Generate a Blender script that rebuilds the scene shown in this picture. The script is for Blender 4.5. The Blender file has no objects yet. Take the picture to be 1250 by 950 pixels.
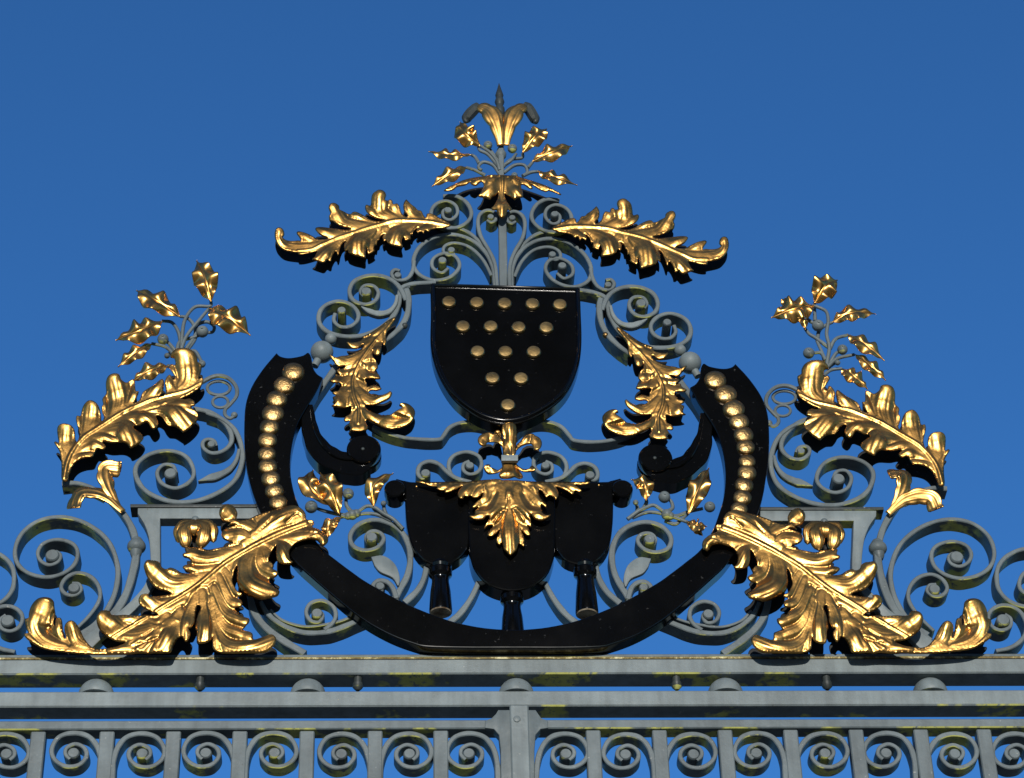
import bpy, bmesh, math, random
import numpy as np
from mathutils import Vector, Matrix
from mathutils.geometry import delaunay_2d_cdt
random.seed(7)
C = bpy.context.scene.collection
PI = math.pi

# ------------------------------------------------------------------ camera and the gate plane
FPX = 3050.0                       # focal length in photo pixels (1250 x 950)
def _n(v): return Vector(v).normalized()
zc = _n((-117.0, -4000.0, FPX))    # world up seen from the camera (x right, y down, z forward)
hy = 0.0033
xc = Vector((1.0, hy, (117.0 + 4000.0 * hy) / FPX))
xc = (xc - zc * xc.dot(zc)).normalized()
yc = zc.cross(xc)
S = 0.0016                         # metres per photo pixel near the middle
_mid = Vector((0, 0, 1.0))
_dmid = Vector((_mid.dot(xc), _mid.dot(yc), _mid.dot(zc)))
DIST = FPX * S
CAM = Vector((-_dmid.x * DIST, -_dmid.y * DIST, 1.6))

def ray(u, v):
    c = Vector((u - 625.0, v - 475.0, FPX))
    return Vector((c.dot(xc), c.dot(yc), c.dot(zc)))
def P(u, v, y=0.0):
    d = ray(u, v)
    return CAM + d * ((y - CAM.y) / d.y)

cam = bpy.data.cameras.new('camera')
cam.sensor_width = 36.0
cam.lens = 36.0 * FPX / 1250.0
cam.clip_end = 2000
cam.clip_start = 0.05
co = bpy.data.objects.new('camera', cam)
C.objects.link(co)
r = Vector((xc.x, yc.x, zc.x)); dn = Vector((xc.y, yc.y, zc.y)); fw = Vector((xc.z, yc.z, zc.z))
M = Matrix(((r.x, -dn.x, -fw.x, CAM.x), (r.y, -dn.y, -fw.y, CAM.y), (r.z, -dn.z, -fw.z, CAM.z), (0, 0, 0, 1)))
co.matrix_world = M
bpy.context.scene.camera = co

# the two halves of the ironwork are hand forged: this carries a left point to its twin on the right
def _tab(t, v):
    if v <= t[0][0]: return t[0][1]
    for (a, x), (b, y) in zip(t, t[1:]):
        if v <= b: return x + (y - x) * (v - a) / (b - a)
    return t[-1][1]
SUM = [(200, 1224), (300, 1224), (360, 1230), (440, 1236), (520, 1236), (580, 1231), (620, 1234), (700, 1231), (805, 1231)]
SUM_IN = [(200, 1223), (300, 1225), (370, 1231), (440, 1236), (520, 1238), (580, 1241), (620, 1245), (700, 1249), (805, 1255)]
DY = [(105, 2), (245, 10), (370, 15), (440, 13), (590, 6), (620, 3), (805, 0)]
def mir(p, du=0, dv=0):
    u, v = p
    k = min(1.0, max(0.0, (abs(u - 616) - 250) / 170.0))
    return (_tab(SUM, v) * k + _tab(SUM_IN, v) * (1 - k) - u + du, v + _tab(DY, v) * min(1.0, abs(u - 616) / 150.0) + dv)
def side(pts, right, du=0, dv=0):
    return [mir(p, du, dv) for p in pts] if right else list(pts)
def Z(x0, y0, pts, k=5.0):
    return [(x0 + a / k, y0 + b / k) for a, b in pts]

# ------------------------------------------------------------------ materials
def mat(name): 
    m = bpy.data.materials.new(name); m.use_nodes = True
    nt = m.node_tree
    return m, nt, nt.nodes['Principled BSDF']
def node(nt, t, **kw):
    n = nt.nodes.new(t)
    for k, v in kw.items(): setattr(n, k, v)
    return n
def noise(nt, scale, detail=4, rough=0.6):
    tc = nt.nodes.get('tc') or node(nt, 'ShaderNodeNewGeometry', name='tc')
    n = node(nt, 'ShaderNodeTexNoise'); n.inputs['Scale'].default_value = scale
    n.inputs['Detail'].default_value = detail; n.inputs['Roughness'].default_value = rough
    nt.links.new(tc.outputs['Position'], n.inputs['Vector'])
    return n.outputs['Fac']
def ramp(nt, fac, stops):
    r = node(nt, 'ShaderNodeValToRGB'); e = r.color_ramp.elements
    while len(e) < len(stops): e.new(0.5)
    for el, (p, c) in zip(e, stops):
        el.position = p; el.color = (c if isinstance(c, tuple) else (c, c, c)) + (1,)
    nt.links.new(fac, r.inputs['Fac']); return r.outputs['Color']
def mix(nt, fac, a, b, mode='MIX'):
    m = node(nt, 'ShaderNodeMix', data_type='RGBA', blend_type=mode)
    for sock, v in ((m.inputs[0], fac), (m.inputs[6], a), (m.inputs[7], b)):
        if hasattr(v, 'links'): nt.links.new(v, sock)
        elif isinstance(v, (int, float)): sock.default_value = v
        else: sock.default_value = v + (1,)
    return m.outputs[2]
def math_(nt, op, a, b=None, clamp=False):
    m = node(nt, 'ShaderNodeMath', operation=op, use_clamp=clamp)
    for s, v in zip(m.inputs, (a, b)):
        if v is None: continue
        if hasattr(v, 'links'): nt.links.new(v, s)
        else: s.default_value = v
    return m.outputs[0]
def bump(nt, bs, h, strength, dist):
    b = node(nt, 'ShaderNodeBump'); b.inputs['Strength'].default_value = strength; b.inputs['Distance'].default_value = dist
    nt.links.new(h, b.inputs['Height']); nt.links.new(b.outputs['Normal'], bs.inputs['Normal'])

def grey_paint(name, base, lichen_amt):
    m, nt, bs = mat(name)
    col = ramp(nt, noise(nt, 14, 6), [(0.3, tuple(c * 0.78 for c in base)), (0.62, base), (0.8, tuple(c * 1.2 for c in base))])
    col = mix(nt, 1.0, col, ramp(nt, noise(nt, 4.5, 5, 0.65), [(0.33, 0.80), (0.66, 1.14)]), 'MULTIPLY')
    mp = node(nt, 'ShaderNodeMapping'); mp.inputs['Scale'].default_value = (55, 55, 7)
    nt.links.new(nt.nodes['tc'].outputs['Position'], mp.inputs['Vector'])
    st_ = node(nt, 'ShaderNodeTexNoise'); st_.inputs['Scale'].default_value = 1.0; st_.inputs['Detail'].default_value = 4
    nt.links.new(mp.outputs[0], st_.inputs['Vector'])
    col = mix(nt, 1.0, col, ramp(nt, st_.outputs['Fac'], [(0.32, 0.82), (0.6, 1.06)]), 'MULTIPLY')
    spots = ramp(nt, noise(nt, 130, 3), [(0.70, 0.0), (0.76, 1.0)])
    col = mix(nt, math_(nt, 'MULTIPLY', spots, 0.55), col, (0.045, 0.04, 0.03))
    pale = ramp(nt, noise(nt, 95, 2), [(0.71, 0.0), (0.78, 0.6)])
    col = mix(nt, pale, col, (0.36, 0.36, 0.33))
    rust = ramp(nt, noise(nt, 9, 8, 0.75), [(0.66, 0.0), (0.72, 1.0)])
    col = mix(nt, math_(nt, 'MULTIPLY', rust, 0.5), col, (0.12, 0.055, 0.025))
    # yellow-green lichen: grows in patches on the damp faces that look down
    g = nt.nodes.get('tc')
    sx = node(nt, 'ShaderNodeSeparateXYZ'); nt.links.new(g.outputs['True Normal'], sx.inputs[0])
    down = math_(nt, 'MULTIPLY', math_(nt, 'SUBTRACT', math_(nt, 'MULTIPLY', sx.outputs['Z'], -1.0), 0.5), 4.0, True)
    patch = math_(nt, 'MULTIPLY', ramp(nt, noise(nt, 8.5, 4, 0.6), [(0.555 - lichen_amt, 0.0), (0.60 - lichen_amt, 1.0)]),
                  ramp(nt, noise(nt, 60, 4, 0.7), [(0.36, 0.0), (0.46, 1.0)]))
    lic = mix(nt, noise(nt, 40, 3), (0.30, 0.33, 0.04), (0.78, 0.74, 0.22))
    col = mix(nt, math_(nt, 'MULTIPLY', down, patch), col, lic)
    nt.links.new(col, bs.inputs['Base Color'])
    nt.links.new(ramp(nt, noise(nt, 22, 4), [(0.3, 0.42), (0.7, 0.62)]), bs.inputs['Roughness'])
    bs.inputs['Specular IOR Level'].default_value = 0.35
    bump(nt, bs, noise(nt, 160, 5), 0.25, 0.002)
    return m
IRON = grey_paint('grey iron paint', (0.118, 0.145, 0.153), 0.05)
IRON_PALE = grey_paint('pale grey iron paint', (0.172, 0.205, 0.211), 0.0)
IRON_DARK = grey_paint('dark iron paint', (0.035, 0.043, 0.042), 0.0)

def gold_mat(name, base, dark, r0, r1, bscale, bstr):
    m, nt, bs = mat(name)
    t = ramp(nt, noise(nt, 18, 6, 0.65), [(0.35, 0.0), (0.68, 1.0)])
    col = mix(nt, t, dark, base)
    sp = ramp(nt, noise(nt, 150, 2), [(0.7, 0.0), (0.76, 0.7)])
    col = mix(nt, sp, col, (0.16, 0.09, 0.03))
    nt.links.new(col, bs.inputs['Base Color'])
    bs.inputs['Metallic'].default_value = 1.0
    nt.links.new(ramp(nt, noise(nt, 35, 5), [(0.3, r0), (0.7, r1)]), bs.inputs['Roughness'])
    bump(nt, bs, noise(nt, bscale, 4), bstr, 0.004)
    return m
GOLD = gold_mat('gilding', (0.64, 0.355, 0.10), (0.37, 0.195, 0.055), 0.28, 0.41, 90, 0.14)
GOLD_BRIGHT = gold_mat('bright thin gilding', (0.76, 0.42, 0.12), (0.52, 0.28, 0.08), 0.27, 0.38, 60, 0.06)
GOLD_DULL = gold_mat('dull bronze gilding', (0.36, 0.235, 0.095), (0.24, 0.15, 0.06), 0.30, 0.42, 85, 0.5)

ROUNDEL = gold_mat('tarnished bronze', (0.40, 0.275, 0.115), (0.27, 0.18, 0.075), 0.25, 0.34, 70, 0.14)
def black_mat(name, v, rough, spec=0.5):
    m, nt, bs = mat(name)
    col = ramp(nt, noise(nt, 120, 2), [(0.70, v), (0.80, min(1, v * 8 + 0.03))])
    nt.links.new(col, bs.inputs['Base Color'])
    nt.links.new(ramp(nt, noise(nt, 12, 4), [(0.3, rough), (0.7, rough * 1.5)]), bs.inputs['Roughness'])
    bs.inputs['Specular IOR Level'].default_value = spec
    bump(nt, bs, noise(nt, 18, 2), 0.05, 0.002)
    return m
BLACK = black_mat('black gloss enamel', 0.0018, 0.12, 0.3)
BLACK_LEAF = black_mat('black leaf backing', 0.012, 0.45, 0.25)
m, nt, bs = mat('worn bronze end')
nt.links.new(ramp(nt, noise(nt, 60, 5), [(0.35, (0.10, 0.06, 0.03)), (0.6, (0.35, 0.30, 0.22))]), bs.inputs['Base Color'])
bs.inputs['Roughness'].default_value = 0.7
WORN = m

# ------------------------------------------------------------------ object helpers
BASE = {}
def thing(name, label, cat, base, group=None):
    o = bpy.data.objects.new(name, None); C.objects.link(o)
    o.location = base; BASE[o] = Vector(base)
    o['label'] = label; o['category'] = cat
    if group: o['group'] = group
    o.empty_display_size = 0.05
    return o
def obj(name, bm, m, parent=None, label=None, sharp=35, solid=0.0):
    off = BASE.get(parent, Vector((0, 0, 0)))
    for v in bm.verts: v.co -= off
    me = bpy.data.meshes.new(name); bm.to_mesh(me); bm.free()
    me.materials.append(m)
    o = bpy.data.objects.new(name, me); C.objects.link(o)
    if parent: o.parent = parent
    BASE[o] = off
    for p in me.polygons: p.use_smooth = True
    if sharp: me.set_sharp_from_angle(angle=math.radians(sharp))
    if solid:
        s = o.modifiers.new('thickness', 'SOLIDIFY'); s.thickness = solid; s.offset = -1.0
    if label: o['label'] = label
    return o

def cat_rom(pts, n=8):
    if len(pts) < 3: 
        (a, b), (c, d) = pts[0], pts[-1]
        return [(a + (c - a) * i / n, b + (d - b) * i / n) for i in range(n + 1)]
    q = [Vector(p) for p in pts]
    q = [q[0] * 2 - q[1]] + q + [q[-1] * 2 - q[-2]]
    out = []
    for i in range(1, len(q) - 2):
        p0, p1, p2, p3 = q[i - 1:i + 3]
        for k in range(n):
            t = k / n
            out.append(0.5 * ((2 * p1) + (p2 - p0) * t + (2 * p0 - 5 * p1 + 4 * p2 - p3) * t * t + (3 * p1 - p0 - 3 * p2 + p3) * t ** 3))
    out.append(q[-2])
    return [tuple(p) for p in out]
def lerp_list(ws, s):
    if not isinstance(ws, (list, tuple)): return ws
    x = s * (len(ws) - 1); i = min(int(x), len(ws) - 2)
    return ws[i] + (ws[i + 1] - ws[i]) * (x - i)
def smooth2(pts, it=2):
    for _ in range(it):
        pts = [pts[0]] + [tuple((a + 2 * b + c) / 4 for a, b, c in zip(p, q, r_)) for p, q, r_ in zip(pts, pts[1:], pts[2:])] + [pts[-1]]
    return pts

def ribbon(bm, path, width, y0=0.0, depth=0.036, cham=0.18, n=8, smooth=3):
    """a flat forged bar on edge: path and width in photo pixels on the plane y0"""
    pts = smooth2(cat_rom(path, n), smooth)
    W = [P(u, v, y0) for u, v in pts]
    rings = []
    N = len(W)
    for i, p in enumerate(W):
        a, b = W[max(0, i - 1)], W[min(N - 1, i + 1)]
        t = Vector((b.x - a.x, b.z - a.z)).normalized()
        nx, nz = -t.y, t.x
        h = lerp_list(width, i / (N - 1)) * S / 2 * (1 + 0.045 * math.sin(i * 0.37 + path[0][0]) + 0.03 * math.sin(i * 0.83 + path[0][1]))
        d = lerp_list(depth, i / (N - 1))
        c = min(h * 2 * cham, 0.0016)
        sec = [(-h + c, 0), (h - c, 0), (h, c), (h, d), (-h, d), (-h, c)]
        rings.append([bm.verts.new((p.x + nx * a_, y0 + b_, p.z + nz * a_)) for a_, b_ in sec])
    for r0, r1 in zip(rings, rings[1:]):
        for k in range(6):
            bm.faces.new((r0[k], r0[(k + 1) % 6], r1[(k + 1) % 6], r1[k]))
    bm.faces.new(rings[0]); bm.faces.new(list(reversed(rings[-1])))
def lathe(bm, origin, axis, prof, seg=20, squash=None):
    """prof: (distance along axis, radius)"""
    ax = Vector(axis).normalized()
    e1 = ax.orthogonal().normalized()
    if abs(ax.y) > 0.9: e1 = Vector((1, 0, 0))
    e2 = ax.cross(e1)
    rings = []
    for d, rr in prof:
        if rr < 1e-6: rings.append([bm.verts.new(Vector(origin) + ax * d)]); continue
        rings.append([bm.verts.new(Vector(origin) + ax * d + (e1 * math.cos(2 * PI * k / seg) + e2 * math.sin(2 * PI * k / seg) * (squash or 1)) * rr) for k in range(seg)])
    for a, b in zip(rings, rings[1:]):
        for k in range(seg):
            k2 = (k + 1) % seg
            if len(a) == 1 and len(b) == 1: continue
            if len(a) == 1: bm.faces.new((a[0], b[k], b[k2]))
            elif len(b) == 1: bm.faces.new((a[k], b[0], a[k2]))
            else: bm.faces.new((a[k], b[k], b[k2], a[k2]))
    for q, rev in ((rings[0], 0), (rings[-1], 1)):
        if len(q) > 1: bm.faces.new(q if rev else list(reversed(q)))
def eye(bm, c, r_px, y0=0.0, depth=0.036, out=0.0):
    """the solid round eye of a scroll"""
    p = P(c[0], c[1], y0 - out); rr = r_px * S
    d = depth + out
    lathe(bm, p, (0, 1, 0), [(0, rr * 0.80), (0.0018, rr * 0.94), (0.004, rr), (d, rr)], 18)
def tube(bm, path3, rads, seg=8, closed=False):
    N = len(path3); rings = []
    up = Vector((0, 1, 0))
    for i, p in enumerate(path3):
        a = path3[(i - 1) % N] if closed else path3[max(0, i - 1)]
        b = path3[(i + 1) % N] if closed else path3[min(N - 1, i + 1)]
        t = (b - a).normalized()
        e1 = t.cross(up); e1 = e1.normalized() if e1.length > 1e-4 else Vector((1, 0, 0))
        e2 = e1.cross(t)
        rr = lerp_list(rads, i / max(1, N - 1))
        rings.append([bm.verts.new(p + (e1 * math.cos(2 * PI * k / seg) + e2 * math.sin(2 * PI * k / seg)) * rr) for k in range(seg)])
    pairs = list(zip(rings, rings[1:])) + ([(rings[-1], rings[0])] if closed else [])
    for a, b in pairs:
        for k in range(seg): bm.faces.new((a[k], a[(k + 1) % seg], b[(k + 1) % seg], b[k]))
    if not closed: bm.faces.new(rings[0]); bm.faces.new(list(reversed(rings[-1])))
def stem(bm, path, r_px, y=0.0, wob=0.006, n=6):
    pts = cat_rom(path, n); N = len(pts)
    tube(bm, [P(u, v, y + wob * math.sin(i / N * PI)) for i, (u, v) in enumerate(pts)], [x * S for x in r_px] if isinstance(r_px, list) else r_px * S)
def plate(bm, outline, y0, depth, bevel=0.0, seg=2):
    """a plate cut to an outline (photo pixels on the plane y0) with real thickness"""
    vs = [bm.verts.new(P(u, v, y0)) for u, v in outline]
    f = bm.faces.new(vs)
    f.normal_update()
    if f.normal.y > 0: f.normal_flip()
    back = [bm.verts.new(v.co + Vector((0, depth, 0))) for v in vs]
    k = len(vs); edges = []
    for i in range(k): bm.faces.new((vs[i], vs[(i + 1) % k], back[(i + 1) % k], back[i]))
    bm.faces.new(list(reversed(back)))
    bmesh.ops.recalc_face_normals(bm, faces=bm.faces[:])
    if bevel:
        S_ = set(vs)
        edges = [e for e in bm.edges if e.verts[0] in S_ and e.verts[1] in S_]
        bmesh.ops.bevel(bm, geom=edges, offset=bevel, segments=seg, profile=0.5, affect='EDGES', clamp_overlap=True)
def dome(bm, c, r_px, y0, h, rim=0.0, seg=20, vsq=1.0):
    """a raised round boss on the plane y0"""
    p = P(c[0], c[1], y0); rr = r_px * S
    prof = [(0.0, rr)] + ([(-rim, rr)] if rim else [])
    for k in range(1, 7):
        a = k / 6 * PI / 2
        prof.append((-rim - h * math.sin(a), rr * math.cos(a) if k < 6 else 0))
    lathe(bm, p, (0, 1, 0), prof, seg, vsq)
def box(bm, x0, x1, y0, y1, z0, z1, bev=0.0015):
    g = bmesh.ops.create_cube(bm, size=1.0)
    for v in g['verts']:
        v.co = Vector(((x0 + x1) / 2 + v.co.x * (x1 - x0), (y0 + y1) / 2 + v.co.y * (y1 - y0), (z0 + z1) / 2 + v.co.z * (z1 - z0)))
    if bev:
        es = list({e for v in g['verts'] for e in v.link_edges})
        bmesh.ops.bevel(bm, geom=es, offset=bev, segments=1, affect='EDGES')
def ball(bm, p, rr, sub=16):
    bmesh.ops.create_uvsphere(bm, u_segments=sub, v_segments=sub // 2 + 2, radius=rr, matrix=Matrix.Translation(p))
NB = bmesh.new

# ------------------------------------------------------------------ beaten leaf work
COLS = [-1, -0.96, -0.88, -0.77, -0.65, -0.52, -0.39, -0.26, -0.14, -0.06, 0, 0.06, 0.14, 0.26, 0.39, 0.52, 0.65, 0.77, 0.88, 0.96, 1]
def grid_faces(bm, rows):
    fs = []
    for a, b in zip(rows, rows[1:]):
        for j in range(len(a) - 1):
            fs.append(bm.faces.new((a[j], a[j + 1], b[j + 1], b[j])))
    fs[len(fs) // 2].normal_update()
    ny = 0
    for f in fs: f.normal_update(); ny += f.normal.y * f.calc_area()
    if ny > 0:
        for f in fs: f.normal_flip()
def lobe(bm, axis, hw, y0, curl=0.0, teeth=3, bulge=0.20, lift=0.16, point=0.0, tw=0.0, rnd=random):
    """one beaten lobe of an acanthus leaf: axis from the rib to the tip, half width hw (photo pixels)"""
    n = 10 if len(axis) > 2 else 20
    pts = smooth2(cat_rom(axis, n), 1)
    A = [P(u, v, y0) for u, v in pts]; N = len(A)
    H = hw * S
    d = [0.0]
    for a, b in zip(A, A[1:]): d.append(d[-1] + (b - a).length)
    L = d[-1]
    ph = rnd.random() * PI; sgn = rnd.choice((-1, 1)) * (0.5 + rnd.random() * 0.5)
    tilt = rnd.uniform(-0.16, 0.16); nt_ = teeth + 1.5; fl = rnd.uniform(2.2, 3.2)
    R = min(H * 0.40, L * 0.13)
    s0 = 1.0 - min(0.26, R * 1.5 / L) if curl else 1.0
    k0 = min(range(N), key=lambda q_: abs(d[q_] / L - s0))
    rows = []; W0 = H
    for i in range(N):
        s = d[i] / L
        a, b = A[max(0, i - 1)], A[min(N - 1, i + 1)]
        t = Vector((b.x - a.x, b.z - a.z)).normalized(); nx, nz = -t.y, t.x
        g = min(1.0, s / 0.62); g = g * g * (3 - 2 * g)
        w = 0.36 + 0.64 * g
        if s > 0.66:
            q = min(1.0, (s - 0.66) / 0.34)
            round_ = math.sqrt(max(0.0, 1 - q ** 2.4))
            w *= round_ * (1 - point) + (1 - q) ** 0.9 * point
        W = H * w
        env = min(1.0, max(0.0, (s - 0.10) / 0.25))
        sc1 = abs(math.sin(PI * nt_ * s + ph)) ** 0.6; sc2 = abs(math.sin(PI * nt_ * s + ph * 1.7 + 0.8)) ** 0.6
        e1 = 1 - 0.26 * env * (1 - sc1); e2 = 1 - 0.26 * env * (1 - sc2)
        p = A[i].copy(); f = H * lift * math.sin(PI * min(1, s) * 0.85)
        if curl and i >= k0:
            q = min(1.0, max(0.0, (s - s0) / (1 - s0)))
            th = q * PI * 0.85 * min(1, curl + 0.1)
            p = A[k0].copy()
            ta, tb = A[max(0, k0 - 1)], A[min(N - 1, k0 + 1)]
            t0 = Vector((tb.x - ta.x, tb.z - ta.z)).normalized()
            RR = (1 - s0) * L / 1.5
            p.x += t0.x * RR * math.sin(th); p.z += t0.y * RR * math.sin(th)
            f += RR * (1 - math.cos(th))
            nx, nz = -t0.y, t0.x
            W = W0 * math.sqrt(max(0.0, 1 - q ** 2.2))
        elif curl: W0 = W = H * min(1.0, (0.36 + 0.64 * g)) * (1 - 0.25 * max(0, s - 0.6))
        row = []
        m_ = min(1, 2.2 * s)
        for c in COLS:
            e, sk = (e1, sc1) if c < 0 else (e2, sc2)
            ac = abs(c)
            x = c * W * (1 + (e - 1) * c * c)
            h = W * bulge * (1 - c * c) ** 0.7
            h += W * 0.03 * math.cos(2 * PI * fl * ac + 0.5) * m_ * (1 - ac ** 4)          # flutes that fan out from the rib
            h -= W * 0.12 * math.exp(-(c / 0.11) ** 2) * m_ * (1 - 0.6 * s)                # the groove along the middle
            h -= W * 0.16 * (1 - sk) * ac ** 1.5 * env                                     # dips between the scallops
            h += W * (tilt + tw * sgn * s) * c
            if ac > 0.99: h -= 0.0022
            row.append(bm.verts.new((p.x + nx * x, p.y - f - h, p.z + nz * x)))
        rows.append(row)
    grid_faces(bm, rows)
def rib(bm, path, r0, r1, y0):
    pts = cat_rom(path, 8); N = len(pts); rows = []
    A = [P(u, v, y0) for u, v in pts]
    for i, p in enumerate(A):
        a, b = A[max(0, i - 1)], A[min(N - 1, i + 1)]
        t = Vector((b.x - a.x, b.z - a.z)).normalized(); nx, nz = -t.y, t.x
        s = i / (N - 1); rr = (r0 + (r1 - r0) * s) * S
        rows.append([bm.verts.new((p.x + nx * rr * c, p.y - rr * 0.9 * (1 - c * c) + (0.003 if abs(c) > .99 else 0), p.z + nz * rr * c)) for c in (-1, -0.7, -0.35, 0, 0.35, 0.7, 1)])
    grid_faces(bm, rows)
def acanthus(spec, m=lambda p: p, y0=-0.012, seed=1, k=0.2):
    """spec: rib path, rib radii and lobes (axis, half width, {options}) in photo pixels"""
    bm = NB(); rnd = random.Random(seed)
    if spec.get('rib'):
        q = [m(p) for p in spec['rib']]
        r0, r1 = spec['rr']
        rib(bm, q, r0 * 2.6, r1 * 2.2, y0 - 0.002)
        rib(bm, q, r0, r1, y0 - 0.012)
    for i, lb in enumerate(spec['lobes']):
        ax, hw = lb[0], lb[1]; o = dict(lb[2]) if len(lb) > 2 else {}
        dy = o.pop('dy', 0.0)
        lobe(bm, [m(p) for p in ax], hw, y0 - 0.0025 * (i % 3) - dy, rnd=rnd, **o)
    return bm
def leaf_part(name, spec, parent, m=lambda p: p, y0=-0.012, back=0.05, seed=1, gold=None, label=None, backlabel=None, back_y=None):
    o = obj(name, acanthus(spec, m, y0, seed), gold or GOLD, parent, label, sharp=0, solid=0.0022)
    if back:
        bm = acanthus(spec, m, y0, seed)
        ys = y0 + 0.01
        for v in bm.verts:                      # the twin leaf on the rear face, beaten the other way
            v.co.y = ys + back + (ys - v.co.y) * 0.35
        b = obj('leaf_backing', bm, BLACK_LEAF, o, 'black painted twin leaf on the rear face', sharp=0, solid=0.0022)
    return o
def closed_rom(pts, n=3):
    q = [Vector(p) for p in pts]; k = len(q); out = []
    for i in range(k):
        p0, p1, p2, p3 = q[(i - 1) % k], q[i], q[(i + 1) % k], q[(i + 2) % k]
        for j in range(n):
            t = j / n
            out.append(0.5 * ((2 * p1) + (p2 - p0) * t + (2 * p0 - 5 * p1 + 4 * p2 - p3) * t * t + (3 * p1 - p0 - 3 * p2 + p3) * t ** 3))
    return np.array([tuple(p) for p in out])
def blade(outline, spec, y0, relief=1.0, step=1.7, seed=1, ripple=1.0):
    """a leaf beaten out of one sheet: its outline, the rib and the axes of its lobes (photo pixels) give the relief"""
    rnd = random.Random(seed)
    poly = closed_rom(outline, 3)
    keep = [0]
    for i in range(1, len(poly)):
        if np.hypot(*(poly[i] - poly[keep[-1]])) > 0.45: keep.append(i)
    poly = poly[keep]; nb = len(poly)
    lo, hi = poly.min(0), poly.max(0)
    gx, gy = np.meshgrid(np.arange(lo[0], hi[0], step), np.arange(lo[1], hi[1], step * 0.9))
    gx[1::2] += step / 2
    pts = np.stack([gx.ravel(), gy.ravel()], 1)
    a, b = poly, np.roll(poly, -1, 0)
    def edge_dist(q):
        res = np.full(len(q), 1e9)
        ab = b - a; l2 = (ab ** 2).sum(1) + 1e-9
        for i in range(0, len(q), 2000):
            c = q[i:i + 2000, None, :]
            t = np.clip(((c - a) * ab).sum(2) / l2, 0, 1)
            res[i:i + 2000] = np.sqrt(((c - a - t[..., None] * ab) ** 2).sum(2)).min(1)
        return res
    ins = np.zeros(len(pts), bool)
    for (x1, y1), (x2, y2) in zip(a, b):
        if y1 == y2: continue
        m_ = (y1 > pts[:, 1]) != (y2 > pts[:, 1])
        ins ^= m_ & (pts[:, 0] < (x2 - x1) * (pts[:, 1] - y1) / (y2 - y1) + x1)
    pts = pts[ins]; d = edge_dist(pts); pts = pts[d > 1.7]
    tg = np.roll(poly, -1, 0) - np.roll(poly, 1, 0); tg /= np.maximum(1e-6, np.hypot(tg[:, 0], tg[:, 1]))[:, None]
    area = (poly[:, 0] * np.roll(poly[:, 1], -1) - np.roll(poly[:, 0], -1) * poly[:, 1]).sum()
    nrm = np.stack([-tg[:, 1], tg[:, 0]], 1) * (1 if area > 0 else -1)
    ring = poly + nrm * 0.95; ring = ring[edge_dist(ring) > 0.8]; pts = np.concatenate([ring, pts])
    allp = np.concatenate([poly, pts]); dist = edge_dist(allp); dist[:nb] = 0
    # relief
    N = len(allp); best = np.full(N, 9.0); H = np.zeros(N); SH = np.zeros(N); SW = np.full(N, 1e-9)
    for lb in spec['lobes']:
        ax, hw = lb[0], lb[1]; op = lb[2] if len(lb) > 2 else {}
        A_ = np.array(cat_rom(ax, 10)); k = len(A_)
        seg = A_[1:] - A_[:-1]; sl2 = (seg ** 2).sum(1) + 1e-9
        c = allp[:, None, :]
        t = np.clip(((c - A_[:-1]) * seg).sum(2) / sl2, 0, 1)
        dd = np.sqrt(((c - A_[:-1] - t[..., None] * seg) ** 2).sum(2))
        j = dd.argmin(1); l = dd[np.arange(N), j]; s_ = (j + t[np.arange(N), j]) / (k - 1)
        cr = seg[j, 0] * (allp[:, 1] - A_[j, 1]) - seg[j, 1] * (allp[:, 0] - A_[j, 0])
        w = hw * (0.42 + 0.58 * np.minimum(1, s_ / 0.6))
        r_ = l / w
        off = op.get('dy', 0.0) / S * 0.22
        tilt = rnd.uniform(-0.22, 0.22)
        q = np.minimum(1.0, r_)
        fl = rnd.uniform(1.5, 2.1); m_ = np.minimum(1, s_ * 2.0) * (np.clip((0.97 - s_) / 0.25, 0, 1) if op.get('curl') else 1)
        h = w * (0.20 * (1 - q ** 3)) + off + 0.14 * hw * s_ ** 2
        h += w * 0.022 * ripple * np.cos(2 * PI * fl * q + 0.6) * m_ * (1 - q ** 3)
        h -= w * 0.07 * np.exp(-(q / 0.09) ** 2) * m_ * (1 - 0.8 * s_)
        h += w * 0.20 * np.exp(-((s_ - 0.70) / 0.2) ** 2 - (q / 0.6) ** 2)
        h -= (0.12 + 0.012 * w) * (0.5 + 0.5 * np.cos(2 * PI * (fl + 0.7) * q + 2.6)) ** 7 * m_ * (1 - q ** 4) * (1 - 0.6 * s_)
        up_ = (allp[:, 1] - (A_[j, 1] + t[np.arange(N), j] * seg[j, 1])) / np.maximum(l, 0.5)
        h += 0.13 * w * q * up_ + 0.4 * tilt * np.sign(cr) * q * w
        if op.get('curl'):
            R = hw * 0.62; dv = A_[-1] - A_[-4]; dv = dv / max(1e-6, np.hypot(*dv)); cx = A_[-1] - dv * R * 0.8
            al = np.clip((((allp - cx) * dv).sum(1) / R + 1) / 1.9, 0, 1)
            h -= 0.20 * hw * np.exp(-((s_ - 0.62) / 0.2) ** 2)
            h += op['curl'] * R * (0.55 * al ** 2.4 - 0.07 * np.exp(-((al - 0.2) / 0.2) ** 2))
        score = r_ + 0.02 * rnd.random() - op.get('dy', 0) * 12
        pick = score < best; wt = np.exp(-4.5 * score * np.abs(score)); SH += wt * h; SW += wt
        H = np.where(pick, h, H); best = np.where(pick, score, best)
    H = 0.45 * H + 0.55 * SH / SW
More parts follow.
